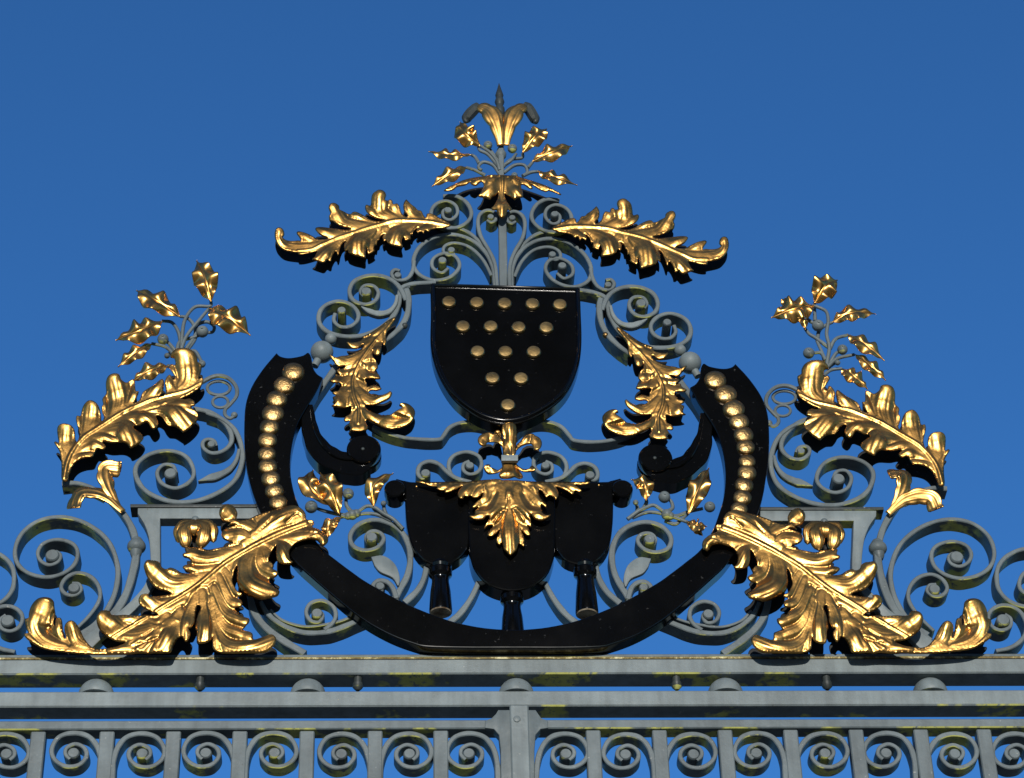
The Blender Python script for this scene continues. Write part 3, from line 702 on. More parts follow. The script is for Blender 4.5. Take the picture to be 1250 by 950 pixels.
L4 = dict(rib=[(372, 640), (345, 650), (310, 667), (272, 690), (240, 716), (200, 741), (160, 765), (118, 788)], rr=(3.6, 2.0), lobes=[
    (A([(200, 680), (150, 810), (85, 920)]), 17, dict(teeth=2)), (A([(70, 760), (-20, 850), (-95, 893)]), 12, dict(teeth=2)), (A([(300, 590), (250, 730), (240, 862)]), 13, {}),
    (A([(330, 570), (350, 740), (335, 880)]), 16, dict(teeth=2)), (A([(370, 640), (410, 800), (420, 915)]), 9, {}), (A([(120, 700), (40, 820), (-40, 900)]), 13, dict(dy=.004)),
    (A([(390, 640), (450, 850), (590, 905), (775, 838)]), 14, dict(teeth=2)), (A([(390, 600), (470, 770), (630, 838)]), 10.5, dict(dy=.004, curl=.4)),
    (A([(410, 540), (480, 680), (615, 745)]), 12, dict(dy=.006, curl=.4)), (A([(440, 470), (500, 610), (582, 650)]), 10, dict(dy=.008, curl=.4)), (A([(470, 430), (540, 530), (580, 590)]), 9, dict(dy=.008)),
    (A([(660, 270), (600, 400), (630, 530), (790, 590)]), 21, dict(dy=.008, teeth=2)), (A([(680, 300), (700, 400), (795, 455)]), 12, dict(dy=.012, curl=.4)), (A([(690, 280), (740, 340), (755, 395)]), 9, dict(dy=.012)),
    (A([(700, 240), (790, 290), (860, 395)]), 12, dict(dy=.016, point=.6, teeth=1)), (A([(640, 280), (840, 190), (1000, 205), (1085, 292)]), 16, dict(dy=.020, point=.6, teeth=1)),
    (A([(760, 240), (920, 215), (1060, 225)]), 9, dict(dy=.022, teeth=1)),
    (A([(600, 270), (760, 160), (955, 95)]), 16, dict(dy=.022, teeth=3)), (A([(660, 220), (780, 130), (930, 58)]), 12, dict(dy=.016, teeth=2)), (A([(840, 150), (900, 105), (940, 110)]), 7, dict(dy=.032, curl=.8, teeth=1)),
    (A([(640, 250), (560, 205), (458, 235)]), 11, dict(dy=.016, curl=.3)), (A([(650, 190), (570, 150), (495, 160)]), 8, dict(dy=.016)), (A([(660, 170), (560, 125), (480, 70)]), 11, dict(dy=.010, curl=.9, teeth=1)),
    (A([(560, 300), (380, 350), (225, 330)]), 11.5, dict(dy=.014, curl=.3, teeth=2)), (A([(520, 310), (390, 290), (280, 300)]), 7, dict(dy=.010)), (A([(440, 400), (310, 425), (212, 415)]), 7, dict(dy=.008)),
    (A([(360, 470), (160, 500), (10, 395)]), 17, dict(dy=.014, curl=.85, teeth=2)), (A([(300, 470), (180, 440), (110, 430)]), 9, dict(dy=.008)),
    (A([(220, 610), (70, 650), (-55, 540)]), 12.5, dict(dy=.010, curl=.7, teeth=2)),
    (B([(1080, 690), (800, 760), (615, 650)]), 17, dict(dy=.012, curl=.85, teeth=2)), (B([(1000, 720), (860, 690), (740, 680)]), 8, dict(dy=.008)),
    (B([(960, 800), (800, 850), (590, 862)]), 8, dict(dy=.010, teeth=2)), (B([(640, 868), (320, 850), (195, 740), (240, 580)]), 17, dict(dy=.006, curl=.85, teeth=2)),
    (B([(580, 865), (470, 810), (432, 705)]), 12, dict(dy=.010, curl=.8, teeth=2)), (B([(420, 840), (370, 760), (352, 680)]), 8, dict(dy=.004)), (B([(420, 860), (250, 850), (150, 780)]), 9, dict(dy=.010, teeth=1))])
CALYX = [dict(lobes=[(Z(0, 530, [(490, 300), (445, 215), (440, 150), (512, 148)], 3.393), 11, dict(teeth=3, bulge=.2, tw=.6, lift=.3))]),
         dict(lobes=[(Z(0, 530, [(510, 320), (430, 258), (335, 250), (302, 318)], 3.393), 12, dict(teeth=3, bulge=.2, tw=.6, lift=.3))])]
SPRIG_L = dict(
    leaves=[([(788, 290), (755, 170), (700, 40)], 70), ([(600, 385), (450, 310), (332, 222)], 76), ([(490, 410), (370, 490), (205, 528)], 72), ([(425, 550), (330, 620), (218, 690)], 46), ([(525, 685), (420, 730), (306, 780)], 52), ([(775, 330), (890, 420), (1030, 498)], 88)],
    stems=[[(600, 600), (640, 500), (720, 400), (775, 335)], [(610, 600), (612, 500), (630, 400), (690, 325), (780, 320), (788, 290)], [(620, 600), (690, 500), (680, 430), (640, 390), (600, 382)], [(605, 560), (590, 480), (550, 420), (490, 410)],
           [(565, 620), (510, 568), (425, 548)], [(580, 590), (600, 535), (680, 510), (730, 492)], [(575, 600), (530, 545), (498, 530)], [(640, 590), (690, 520), (700, 440), (760, 415), (805, 440), (800, 475), (765, 482)], [(640, 600), (690, 595), (720, 640), (735, 670)], [(525, 685), (570, 690)], [(560, 600), (535, 610), (520, 620)]],
    berries=[((735, 475), 38), ((495, 522), 35), ((732, 672), 24), ((520, 622), 18)])
SPRIG_R = dict(
    leaves=[([(322, 252), (380, 170), (462, 108)], 72), ([(322, 268), (200, 310), (55, 340)], 74), ([(235, 330), (250, 370), (268, 412)], 28), ([(200, 290), (140, 260), (146, 216)], 24), ([(430, 368), (540, 330), (695, 315)], 56), ([(522, 442), (620, 520), (750, 602)], 58), ([(570, 562), (660, 650), (758, 722)], 46), ([(485, 650), (550, 710), (648, 776)], 54)],
    stems=[[(395, 650), (400, 600), (412, 520), (395, 440), (405, 360), (390, 300), (325, 268), (322, 250)], [(412, 525), (330, 465), (290, 440), (262, 405)], [(340, 470), (350, 420), (390, 385), (432, 368)], [(415, 530), (450, 470), (525, 445)], [(395, 645), (460, 590), (565, 565)], [(370, 700), (420, 660), (490, 650)], [(385, 620), (370, 560), (335, 480)], [(325, 360), (320, 265)], [(390, 600), (360, 555), (318, 555)], [(415, 620), (450, 560), (485, 542)], [(270, 345), (300, 365), (330, 380)], [(410, 640), (440, 620), (460, 615)]],
    berries=[((342, 388), 38), ((286, 556), 36), ((492, 535), 33), ((462, 614), 18)])

def scroll(parent, path, width, eyes, y0=0.0, depth=0.036, name='scroll', label=None, matl=None, sh=None):
    b = NB(); ribbon(b, path, width, y0, depth); o = obj(name, b, matl or IRON, parent, label)
    for c, r_, out in eyes:
        b = NB(); eye(b, c, r_, y0 - 0.001, depth - 0.002, out); obj('scroll_eye', b, matl or IRON, o)
    return o
def bracket(right):
    m = (lambda p: mir(p)) if right else (lambda p: p)
    f = lambda q: [m(p) for p in q]
    fd = lambda q, du: [(mir(p, du) if right else p) for p in q]
    cl = lambda x: min(1.0, max(0.0, x))
    m3 = (lambda p: (1229 - 11 * (586 - p[1]) / 158 - p[0], p[1] + 7 + 9 * (586 - p[1]) / 158)) if right else (lambda p: p)
    m4 = (lambda p: (1210 - 0.957 * (p[0] - 30), mir(p)[1] + 5 * cl((p[0] - 200) / 200) * cl((800 - p[1]) / 100))) if right else (lambda p: p)
    base = P(*m((190, 797)))
    w = 'right' if right else 'left'
    t = thing('scroll_bracket', 'grey scroll bracket with gilded acanthus and leafy sprig, ' + w + ' of the horseshoe', 'ironwork', base, 'two flanking scroll brackets')
    out = [(168, 627)] + cat_rom([(170, 630), (177, 642), (182, 660), (183.5, 690), (179, 708), (172, 720), (156, 737), (138, 752), (110, 772), (84, 790)], 4) + \
          cat_rom([(112, 791), (130, 774), (150, 758), (170, 739), (185, 719), (193, 701), (195.5, 688), (195.5, 660), (195.5, 633)], 4) + [(318, 633), (318, 619.6), (168, 619.6)]
    b = NB(); plate(b, fd(out, 4), 0.0, 0.026, 0.002); obj('pedestal_frame', b, IRON_PALE, t)
    b = NB(); plate(b, (lambda q: fd(q, 4))([(159, 615.3), (318, 615.3), (318, 619.2), (159, 619.2)]), -0.003, 0.034, 0.001); obj('cap_plate', b, IRON_DARK, t)
    # big ring scroll and the small one inside it
    scroll(t, f(B([(490, 770), (600, 690), (680, 570), (715, 450), (715, 340), (670, 215), (580, 125), (470, 70), (350, 52), (230, 78), (135, 150), (92, 245), (102, 330), (165, 392), (270, 420), (370, 403), (450, 348), (474, 270), (440, 214), (350, 190), (265, 214), (230, 270), (247, 320), (300, 346), (355, 325), (368, 285), (340, 262)])),
           [7, 6, 5.4, 5.2, 5, 5, 4.6, 4.4, 4.2], [(f(B([(318, 285)]))[0], 8.2, 0.004)], 0.002, 0.036)
    scroll(t, f(B([(455, 745), (545, 655), (606, 560), (603, 480), (550, 415), (470, 394), (402, 425), (372, 480), (396, 520), (450, 532), (494, 500), (480, 462), (440, 458)])), [4, 5, 5, 4.6, 4.4], [(f(B([(450, 485)]))[0], 7, 0.004)], 0.003, 0.034)
    # stem with a knuckle and gilded calyx
    b = NB(); ribbon(b, (lambda q: [(mir(p, 6 * cl((p[1] - 600) / 50) * cl((790 - p[1]) / 60)) if right else p) for p in q])([(96, 782), (124, 762), (141, 746), (154, 724), (162, 698), (166, 676), (164.5, 655), (157, 636), (143, 616), (133, 605)]), [10, 10, 9.5, 9, 9, 8, 7, 7], 0.001, 0.02)
    st = obj('knuckled_stem', b, IRON, t)
    c = fd([(166.5, 669)], 6)[0]; p = P(c[0], c[1], 0.008); b = NB(); k = S
    lathe(b, p + Vector((0, 0, 13 * k)), (0, 0, -1), [(0, 5 * k), (3 * k, 7 * k), (4 * k, 7 * k), (6 * k, 9 * k), (9 * k, 10.6 * k), (13 * k, 10.8 * k), (16 * k, 9.5 * k), (18 * k, 7.2 * k), (22 * k, 6.6 * k), (27 * k, 4.5 * k)], 18)
    obj('knuckle', b, IRON, st)
    for q in CALYX:
        b = NB(); lobe(b, [m(p) for p in q['lobes'][0][0]], 10.5, -0.008, curl=0.5, teeth=3, bulge=0.16, lift=0.3, tw=0.4, rnd=random.Random(11)); obj('calyx_leaf', b, GOLD_BRIGHT, t, 'small crinkled gilded leaf curling at the top of the knuckled stem', sharp=0, solid=0.002)
    b = NB(); ribbon(b, f([(75.5, 590), (92, 589), (108, 593), (126, 602)]), [7, 6, 5, 4], 0.0, 0.03); obj('leaf_tie', b, IRON, t)
    # upper scroll group
    scroll(t, f([(252, 503), (270, 510), (285, 522), (293, 538), (296, 558), (290, 580), (276, 595), (250, 608), (224, 612.5), (200, 609.6), (177, 598), (165.5, 580), (168, 565), (183, 553.6), (206, 549.5), (227, 556.5), (236.5, 574), (232, 587), (215, 595.5), (198, 590), (191.5, 577), (199, 567), (211, 568), (215, 577)]),
           [5, 6, 6, 6, 5.4, 5, 4.8, 4.4], [(f([(208, 577)])[0], 7.6, 0.004)])
    scroll(t, f([(236, 498), (256, 502.5), (272, 513), (281.5, 527), (282, 540), (272, 550), (258, 552.5), (248.5, 546.5), (247.5, 539.5), (253, 535.5), (261, 537.5), (264, 544)]), [6.5, 6, 5, 4.6, 4.4], [(f([(258, 541.5)])[0], 5, 0.004)], 0.002, 0.033)
    b = NB(); ribbon(b, f([(292, 548), (288, 562), (279, 573), (265, 580), (254, 583), (242, 587)]), [4, 5, 6, 9, 11, 7, 1], -0.002, 0.010); obj('iron_leaf', b, IRON, t)
    b = NB()
    el = lambda cx, cy, rx, ry, n=24: [(cx + rx * math.cos(2 * PI * i / n), cy + ry * math.sin(2 * PI * i / n)) for i in range(n)]
    stem(b, fd([(244, 468), (262, 459.5), (277, 461), (287.5, 471), (289, 483), (281, 494), (275, 500), (275, 507), (281, 511), (287, 507)], -12), [3, 2.4, 2.2], 0.006, -0.006)
    tube(b, [P(*q, 0.014) for q in fd(el(267, 474, 14, 8.5), -12)], 2.1 * S, 8, True)
    tube(b, [P(*q, 0.012) for q in fd(el(269, 491, 9.5, 7), -12)], 1.9 * S, 8, True)
    ball(b, P(*fd([(286, 507)], -12)[0], 0.006), 4.2 * S, 12)
    obj('wire_curl', b, IRON, t, 'thin grey wire twisted in two loops with a ball end')
    blade_part('acanthus_leaf', O3, L3, t, m3, -0.016, 0.036, seed=21, label='gilded acanthus leaf rising beside the scrolls')
    blade_part('acanthus_leaf', O4, L4, t, m4, -0.030, 0.044, seed=22, label='largest gilded acanthus leaf, sprawling over the foot of the bracket')
    if right: sprig(t, (930, 320), SPRIG_R, y=0.004, seed=5)
    else: sprig(t, (100, 310), SPRIG_L, y=0.004, seed=4)
    # hanging flower bud
    fl = NB()
    q = lambda z: fd(A(z), 8)
    p = P(*q([(290, 215)])[0], 0.010); rr = 15 * S
    ball(fl, p, rr, 16); ball(fl, P(*q([(275, 300)])[0], 0.012), 9 * S, 12)
    stem(fl, q([(280, 290), (270, 330), (330, 380)]), [4, 5], 0.012)
    core = obj('flower_bud', fl, BLACK_LEAF, t, 'gilded hanging flower bud with a dark heart')
    for i, (ax, hw) in enumerate([([(292, 128), (205, 165), (188, 268)], 34), ([(290, 128), (228, 195), (238, 305)], 46), ([(295, 128), (385, 165), (404, 268)], 36), ([(295, 128), (350, 195), (325, 308)], 48), ([(292, 126), (288, 170), (284, 228)], 46)]):
        b = NB(); lobe(b, q(ax), hw / 5, -0.012 - (0.004 if i in (1, 3, 4) else 0), teeth=1, bulge=.3, lift=.7, point=.2, rnd=random.Random(i)); obj('petal', b, GOLD, core, None, sharp=0, solid=0.002)
    b = NB(); ball(b, P(*q([(292, 122)])[0], -0.005), 4.5 * S, 12); obj('knob', b, IRON, core)
    # low scrolls under the horseshoe
    for path, wd, yy in (([(304, 722), (306, 732), (311, 748), (324, 765), (345, 781), (372, 797)], [7, 8, 8.5, 8.5], 0.002), ([(318, 734), (325, 746), (335, 756), (352, 766), (373, 772), (398, 771), (418, 765), (446, 753)], [5, 6, 6.5, 7, 7], 0.003),
                         ([(330, 744), (345, 757), (372, 764.5), (396, 762), (418, 757), (438, 748)], [3, 3.4, 3.4], 0.006)):
        b = NB(); ribbon(b, f(path), wd, yy, 0.036); obj('low_strap', b, IRON, t)
    scroll(t, f([(396, 768), (406, 760), (410, 750), (406, 739), (393, 732.5), (379, 736), (373.5, 747), (379, 757), (389, 759), (394, 752), (391, 746)]), [5, 5, 4.6, 4.2], [(f([(387, 748)])[0], 6.6, 0.004)], 0.002, 0.028)
    return t
bracket(False); bracket(True)

# scrolls of the neighbouring panels that reach in at the picture's sides
def edge_panel(right):
    base = P(1240 if right else -8, 797)
    t = thing('edge_scroll', 'grey ring scroll and small curl on the beam, cut off by the ' + ('right' if right else 'left') + ' border', 'ironwork', base, 'outermost scrolls on the beam')
    f = (lambda q: q) if right else (lambda q: [(1234 - u, v + 1) for u, v in q])
    scroll(t, f([(1262, 797), (1300, 785), (1325, 755), (1325, 715), (1308, 685), (1280, 670), (1250, 669.5), (1230, 678), (1219, 691), (1217, 706), (1220, 720), (1232, 733), (1252, 740), (1275, 738), (1290, 728), (1295, 712), (1285, 699), (1268, 694), (1252, 698), (1245, 708), (1246, 719), (1258, 726), (1270, 722), (1271, 713)]), [6, 5.4, 5, 4.6], [(f([(1262, 712)])[0], 8, 0.004)])
    scroll(t, f([(1216, 794), (1234, 790), (1248, 780), (1254, 765), (1248, 749), (1236, 740), (1222, 738.5), (1211, 744), (1206.5, 753), (1211, 764), (1222, 769), (1233, 765), (1234, 755), (1227, 749.5)]), [5, 5.4, 5, 4.6, 4.4], [(f([(1225, 756)])[0], 8, 0.004)], 0.002)
edge_panel(False); edge_panel(True)

# ------------------------------------------------------------------ black horseshoe
hs = thing('horseshoe_band', 'glossy black horseshoe band studded with gilded beads, standing open upwards', 'horseshoe', P(620, 795))
tip = [(359, 436), (370, 433.5), (376, 430), (380, 435.5), (382, 447.5), (387, 456), (394, 460.5)]
outer = [(337.5, 430.5), (321, 450), (307, 472), (299.7, 494), (298, 521), (298.6, 549), (302, 576), (308, 600), (317, 624), (331, 650), (345, 668), (364, 690), (380, 704.5), (400, 722), (425, 743), (450, 761), (478, 776), (505, 786), (523, 789.8), (570, 791), (616, 791)]
inner = [(394, 460.5), (385, 480), (373, 499.5), (362, 521), (355.5, 549), (354.5, 576), (359, 601), (366, 620), (376, 644), (392, 668), (410, 683), (430, 698), (450, 711.6), (497, 737), (545, 756), (583, 765), (616, 768.5)]
def half(o_): return cat_rom(o_, 4)
def shoe(o_, i_, tp):
    lo, li = half(o_), half(i_)
    left = list(reversed(lo)) + cat_rom(tp, 3)[1:] + li[1:]
    right = [mir(p) for p in left]
    right = [p for p in reversed(right) if p[0] > 619]
    left = [p for p in left if p[0] < 613]
    return left + right
b = NB(); plate(b, shoe(outer, inner, [outer[0], (342, 434.5), (350, 436.5)] + tip), -0.022, 0.030, 0.004, 3)
obj('front_plate', b, BLACK, hs, sharp=10)
b = NB(); ins = lambda q, d: [(u + d, v) for u, v in q]
o2 = [(u + 5 if v < 640 else u + 1, v - (2 if v > 640 else -6 if v < 450 else 0)) for u, v in outer]; i2 = [(u - 5 if v < 640 else u, v + (2 if v > 640 else 6 if v < 470 else 0)) for u, v in inner]
plate(b, shoe(o2, i2, [o2[0], (360, 446), i2[0]]), 0.009, 0.034, 0.001)
obj('iron_band', b, IRON, hs, 'grey iron band behind the black face')
beadsL = [(358, 453), (347, 469), (338, 486), (333, 503.6), (328.7, 520), (326.5, 536), (326, 553), (327, 568), (330.6, 583), (334.7, 598), (339.7, 612)]
beadsR = [(873, 463), (885.6, 480), (895.6, 498), (902, 513.6), (907.6, 529.6), (910, 544.5), (912, 562), (911.6, 576), (908.4, 591), (906, 606), (902.4, 620)]
for bl in (beadsL, beadsR):
    for i, c in enumerate(bl):
        rr = [13.2, 12.8, 12.6, 12.2, 11, 10.6, 10.2, 10.6, 10.6, 10.2, 9.8][i]
        b = NB(); rr *= 1.06 + 0.05 * math.sin(i * 2.7 + c[0]); dome(b, (c[0] + 0.5 * math.sin(i * 3.1), c[1] + 2), rr, -0.0225, rr * S * 0.34, 0.0025)
        obj('bead', b, GOLD_DULL, hs, None, sharp=0)
for right in (False, True):
    f = lambda q: [(mir(p, 5 * min(1, max(0, (p[0] - 380) / 50)), 3 * min(1, max(0, (p[0] - 380) / 50))) if right else p) for p in q]
    b = NB(); ribbon(b, f([(376, 494), (376.5, 512), (381, 532), (393, 551), (412, 562), (432, 566), (447, 562)]), [12, 17, 23, 28, 32, 33, 30], -0.016, 0.036)
    vo = obj('volute', b, BLACK, hs, 'thick black volute curling off the inner edge')
    b = NB(); ribbon(b, f([(380, 500), (382, 514), (388, 531), (400, 548), (416, 557), (434, 559)]), [3, 4, 5, 6, 6, 5], -0.021, 0.006); obj('ridge', b, BLACK, vo)
    c = f([(444, 547)])[0]; p = P(c[0], c[1], -0.024); rr = 20.5 * S; b = NB()
    lathe(b, p, (0, 1, 0), [(0, rr * 0.9), (0.002, rr * 0.97), (0.005, rr), (0.020, rr), (0.023, rr * 0.95), (0.026, rr * 1.02), (0.044, rr * 1.02)], 32); obj('roll', b, BLACK, vo)
    b = NB(); dome(b, (c[0] - 1, c[1] + 1), 2.2, -0.0238, 0.002); obj('pin', b, IRON_DARK, vo)

# ------------------------------------------------------------------ shield
sh = thing('heraldic_shield', 'black heater shield bearing fifteen gilded roundels in five rows', 'shield', P(617, 517))
so = [(525, 346)] + cat_rom([(525.3, 348), (526, 380), (525.5, 418), (530, 444), (540, 468), (556, 490), (580, 508), (600, 516), (617, 518.5), (636, 516), (656, 508), (678, 494), (693, 478), (703, 457), (708.5, 435), (710, 411), (709, 380), (708, 353)], 5) + [(708, 351)]
b = NB(); plate(b, so, -0.034, 0.03, 0.003, 2); fld = obj('field', b, BLACK, sh, sharp=10)
def shrink(poly, d):
    cx = sum(p[0] for p in poly) / len(poly); cy = 415
    return [(cx + (u - cx) * (1 - d / 92.0), cy + (v - cy) * (1 - d / 88.0)) for u, v in poly]
b = NB()
q1 = [P(u, v, -0.034) for u, v in shrink(so, 1.5)]; q2 = [P(u, v, -0.034) for u, v in shrink(so, 6.5)]
k = len(q1); rows = []
for a, c in zip(q1, q2):
    rows.append([b.verts.new(a + (c - a) * s_ + Vector((0, y_, 0))) for s_, y_ in ((0, 0.001), (0.12, -0.004), (0.5, -0.0058), (0.85, -0.004), (1, 0.001))])
for a, c in zip(rows, rows[1:] + rows[:1]):
    for j in range(4): b.faces.new((a[j], a[j + 1], c[j + 1], c[j]))
bmesh.ops.recalc_face_normals(b, faces=b.faces[:])
obj('rim', b, BLACK, sh, sharp=60)
for c in [(548, 368), (582, 369), (616, 370), (650, 370.5), (683.5, 371.5), (565, 398), (599, 398), (633, 399), (667, 399.5), (583, 428.7), (617, 429), (651.6, 429), (601, 461), (636, 461.5), (620, 494)]:
    b = NB(); rr = 9.4 * S; p = P(c[0], c[1] - 0.5, -0.0395)
    lathe(b, p, (0, 1, 0), [(-0.0006, 0), (-0.0005, rr * 0.5), (0, rr * 0.82), (0.0013, rr * 0.93), (0.0032, rr), (0.0056, rr)], 24)
    obj('roundel', b, ROUNDEL, sh, None, sharp=8)

# ------------------------------------------------------------------ three lobed charge under the shield
pl = thing('lobed_plaque', 'black plaque of three hanging lobes with turned handles, inside the horseshoe', 'plaque', P(621, 770))
mid = [(571, 589)] + [(571.5, 650)] + cat_rom([(572.5, 665), (574, 680), (580, 697), (595, 713), (620.6, 721), (647, 717), (667, 703), (676, 681), (677.5, 665)], 4) + [(678, 650), (678, 589)]
lef = cat_rom([(494, 588), (494.5, 612), (496.5, 642), (504, 668), (519.5, 685.5), (541.6, 689.5), (560.5, 681.6), (572, 668)], 4) + [(575, 640), (575, 588.6)]
rig = [(675, 588.6), (675, 640)] + cat_rom([(677, 668), (690, 684), (712, 689.5), (731, 683), (743.7, 665), (748, 639), (748.7, 612), (748.5, 588)], 4)
top = [(478, 600), (478, 590)] + cat_rom([(484, 584), (497, 587), (515, 588.2), (620, 588.2), (730, 588), (745, 586.5), (757, 583.5)], 3) + [(765, 590), (765, 600), (748.5, 603), (621, 603), (494, 603)]
for nm, o_, yy, dp in (('lobe', lef, -0.010, 0.030), ('lobe', rig, -0.010, 0.030), ('lobe', mid, -0.018, 0.040), ('head_bar', top, -0.008, 0.026)):
    b = NB(); plate(b, o_, yy, dp, 0.003, 2); obj(nm, b, BLACK, pl, sharp=10)
for c in ((482, 595.5), (760, 595.5)):
    b = NB(); rr = 12.5 * S; p = P(c[0], c[1], -0.020)
    lathe(b, p, (0, 1, 0), [(0, rr * 0.86), (0.002, rr * 0.96), (0.005, rr), (0.022, rr), (0.024, rr * 0.9), (0.042, rr * 0.9)], 24); obj('end_roll', b, BLACK, pl)
def zlathe(b, u, v0, prof_px, y):
    p = P(u, v0, y); sc = S / math.cos(math.radians(33)) 
    lathe(b, p, (0, 0, -1), [(a * sc, r_ * S) for a, r_ in prof_px], 22)
for u, v0, ln in ((537.5, 686, 58), (624.5, 718, 56), (713.5, 686, 60)):
    b = NB(); zlathe(b, u, v0, [(0, 9), (3, 11.5), (6, 13.5), (9, 12.5), (11, 13.8), (16, 13.4), (18, 11), (20, 10), (24, 10), (ln * 0.6, 11.8), (ln - 2, 13.4), (ln, 13)], 0.006)
    h = obj('handle', b, BLACK, pl, None, sharp=30)
    b = NB(); zlathe(b, u, v0, [(ln + 0.05, 12.6), (ln + 0.9, 11.5), (ln + 1.0, 8)], 0.006); obj('handle_end', b, WORN, h, 'worn brownish butt end')
for c in ((508.5, 594), (731, 592.5)):
    b = NB(); dome(b, c, 1.7, -0.0102, 0.002); obj('pin', b, GOLD, pl)

# ------------------------------------------------------------------ central crest ironwork
cr = thing('crest_frame', 'grey central scroll frame with gilded leaves, tall spike and leafy spray, framing the shield', 'ironwork', P(612, 350))
def both(fn):
    fn(False); fn(True)
cu = lambda q, right, du=0, dv=0: side(q, right, du, dv)
# upright bar with knuckle, spike
b = NB(); a0, a1 = P(614, 349, 0.004), P(612, 205, 0.004)
ribbon(b, [(614.5, 356), (614, 300), (613, 262), (612.5, 240), (612, 205), (611.6, 176)], [10.5, 10.5, 10, 8, 7.5, 7], 0.002, 0.018)
up = obj('upright_bar', b, IRON, cr)
b = NB(); pk = P(611.5, 194, 0.010)
lathe(b, pk, (0, 0, 1), [(0, 4 * S), (4 * S, 7 * S), (9 * S, 7.4 * S), (13 * S, 5 * S), (16 * S, 5 * S)], 16); obj('knuckle', b, IRON, up)
b = NB(); ps = P(610.5, 150, 0.010); kz = (P(610.5, 102, 0.010).z - ps.z) / 48.0
lathe(b, ps, (0, 0, 1), [(-24 * kz, 3.5 * S), (6 * kz, 3.8 * S), (9 * kz, 5.5 * S), (12 * kz, 6.8 * S), (17 * kz, 6.6 * S), (20 * kz, 4.6 * S), (21.5 * kz, 5 * S), (25 * kz, 6.6 * S), (28 * kz, 5.6 * S), (30 * kz, 4.6 * S), (33 * kz, 5.6 * S), (36 * kz, 4.6 * S), (40 * kz, 3.0 * S), (46 * kz, 1.0 * S), (49 * kz, 0.0)], 16)
obj('spike', b, IRON_DARK, cr, 'dark turned spike at the very top')
T = lambda q: Z(500, 90, q)
for right in (False, True):
    m = mir if right else (lambda p: p)
    # lily petals
    ax = T([(588, 440), (605, 340), (650, 240), (712, 200)]) if right else T([(556, 440), (535, 340), (490, 245), (415, 202)])
    b = NB(); rnd = random.Random(2)
    lobe(b, ax, 13.5 if not right else 13, -0.004, teeth=1, bulge=.22, lift=.4, point=0, rnd=rnd)
    obj('lily_petal', b, GOLD_BRIGHT, cr, 'gilded outcurved petal below the spike', sharp=0, solid=0.002)
    b = NB(); ax = T([(695, 190), (725, 215), (755, 262), (768, 290), (766, 300)]) if right else T([(420, 192), (395, 220), (358, 258), (345, 285), (350, 297)])
    stem(b, ax, [5, 7.5, 8, 7.5, 4.5, 1.5], 0.010, 0.004); obj('petal_curl', b, IRON_DARK, cr, 'dark rolled tip of the petal')
C1 = dict(rib=T([(565, 625), (565, 700), (565, 780)]), rr=(3, 1.5), lobes=[(T(a), h / 5, o) for a, h, o in [
    ([(560, 640), (350, 655), (210, 722)], 34, dict(teeth=2)), ([(580, 640), (780, 665), (925, 738)], 34, dict(teeth=2)), ([(550, 640), (450, 660), (372, 692)], 42, dict(dy=.006)), ([(585, 640), (680, 660), (750, 702)], 42, dict(dy=.006)),
    ([(560, 640), (520, 700), (412, 756)], 62, dict(dy=.010)), ([(575, 640), (630, 700), (692, 770)], 62, dict(dy=.010)), ([(566, 660), (565, 780), (565, 892)], 62, dict(dy=.014, teeth=2)), ([(545, 630), (520, 640), (490, 670)], 50, dict(dy=.014)), ([(585, 630), (620, 645), (645, 675)], 50, dict(dy=.014))]])
blade_part('acanthus_leaf', OC1, C1, cr, y0=-0.014, back=0.034, seed=31, label='small gilded leaf hanging point down under the spray')
sprig(cr, (500, 90), dict(
    leaves=[([(430, 440), (340, 390), (308, 295)], 62), ([(375, 495), (240, 512), (115, 475)], 50), ([(345, 572), (250, 630), (135, 688)], 48), ([(690, 482), (770, 400), (838, 336)], 64), ([(750, 535), (870, 500), (992, 440)], 58), ([(780, 595), (880, 650), (1025, 680)], 54)],
    stems=[[(550, 590), (530, 530), (490, 480), (430, 440)], [(550, 615), (510, 560), (450, 540), (420, 570), (440, 590)], [(425, 550), (400, 510), (375, 495)], [(460, 620), (400, 590), (345, 573)], [(545, 570), (480, 495), (430, 470), (420, 445)], [(570, 570), (620, 525), (685, 515), (690, 485)], [(575, 605), (640, 560), (700, 560), (718, 600), (690, 628)], [(722, 575), (755, 535)], [(690, 625), (740, 603), (790, 598)], [(575, 560), (620, 530), (650, 490)], [(545, 540), (510, 490), (480, 450)]],
    berries=[((478, 437), 30), ((627, 458), 32), ((640, 622), 22)]), y=0.004, seed=9)

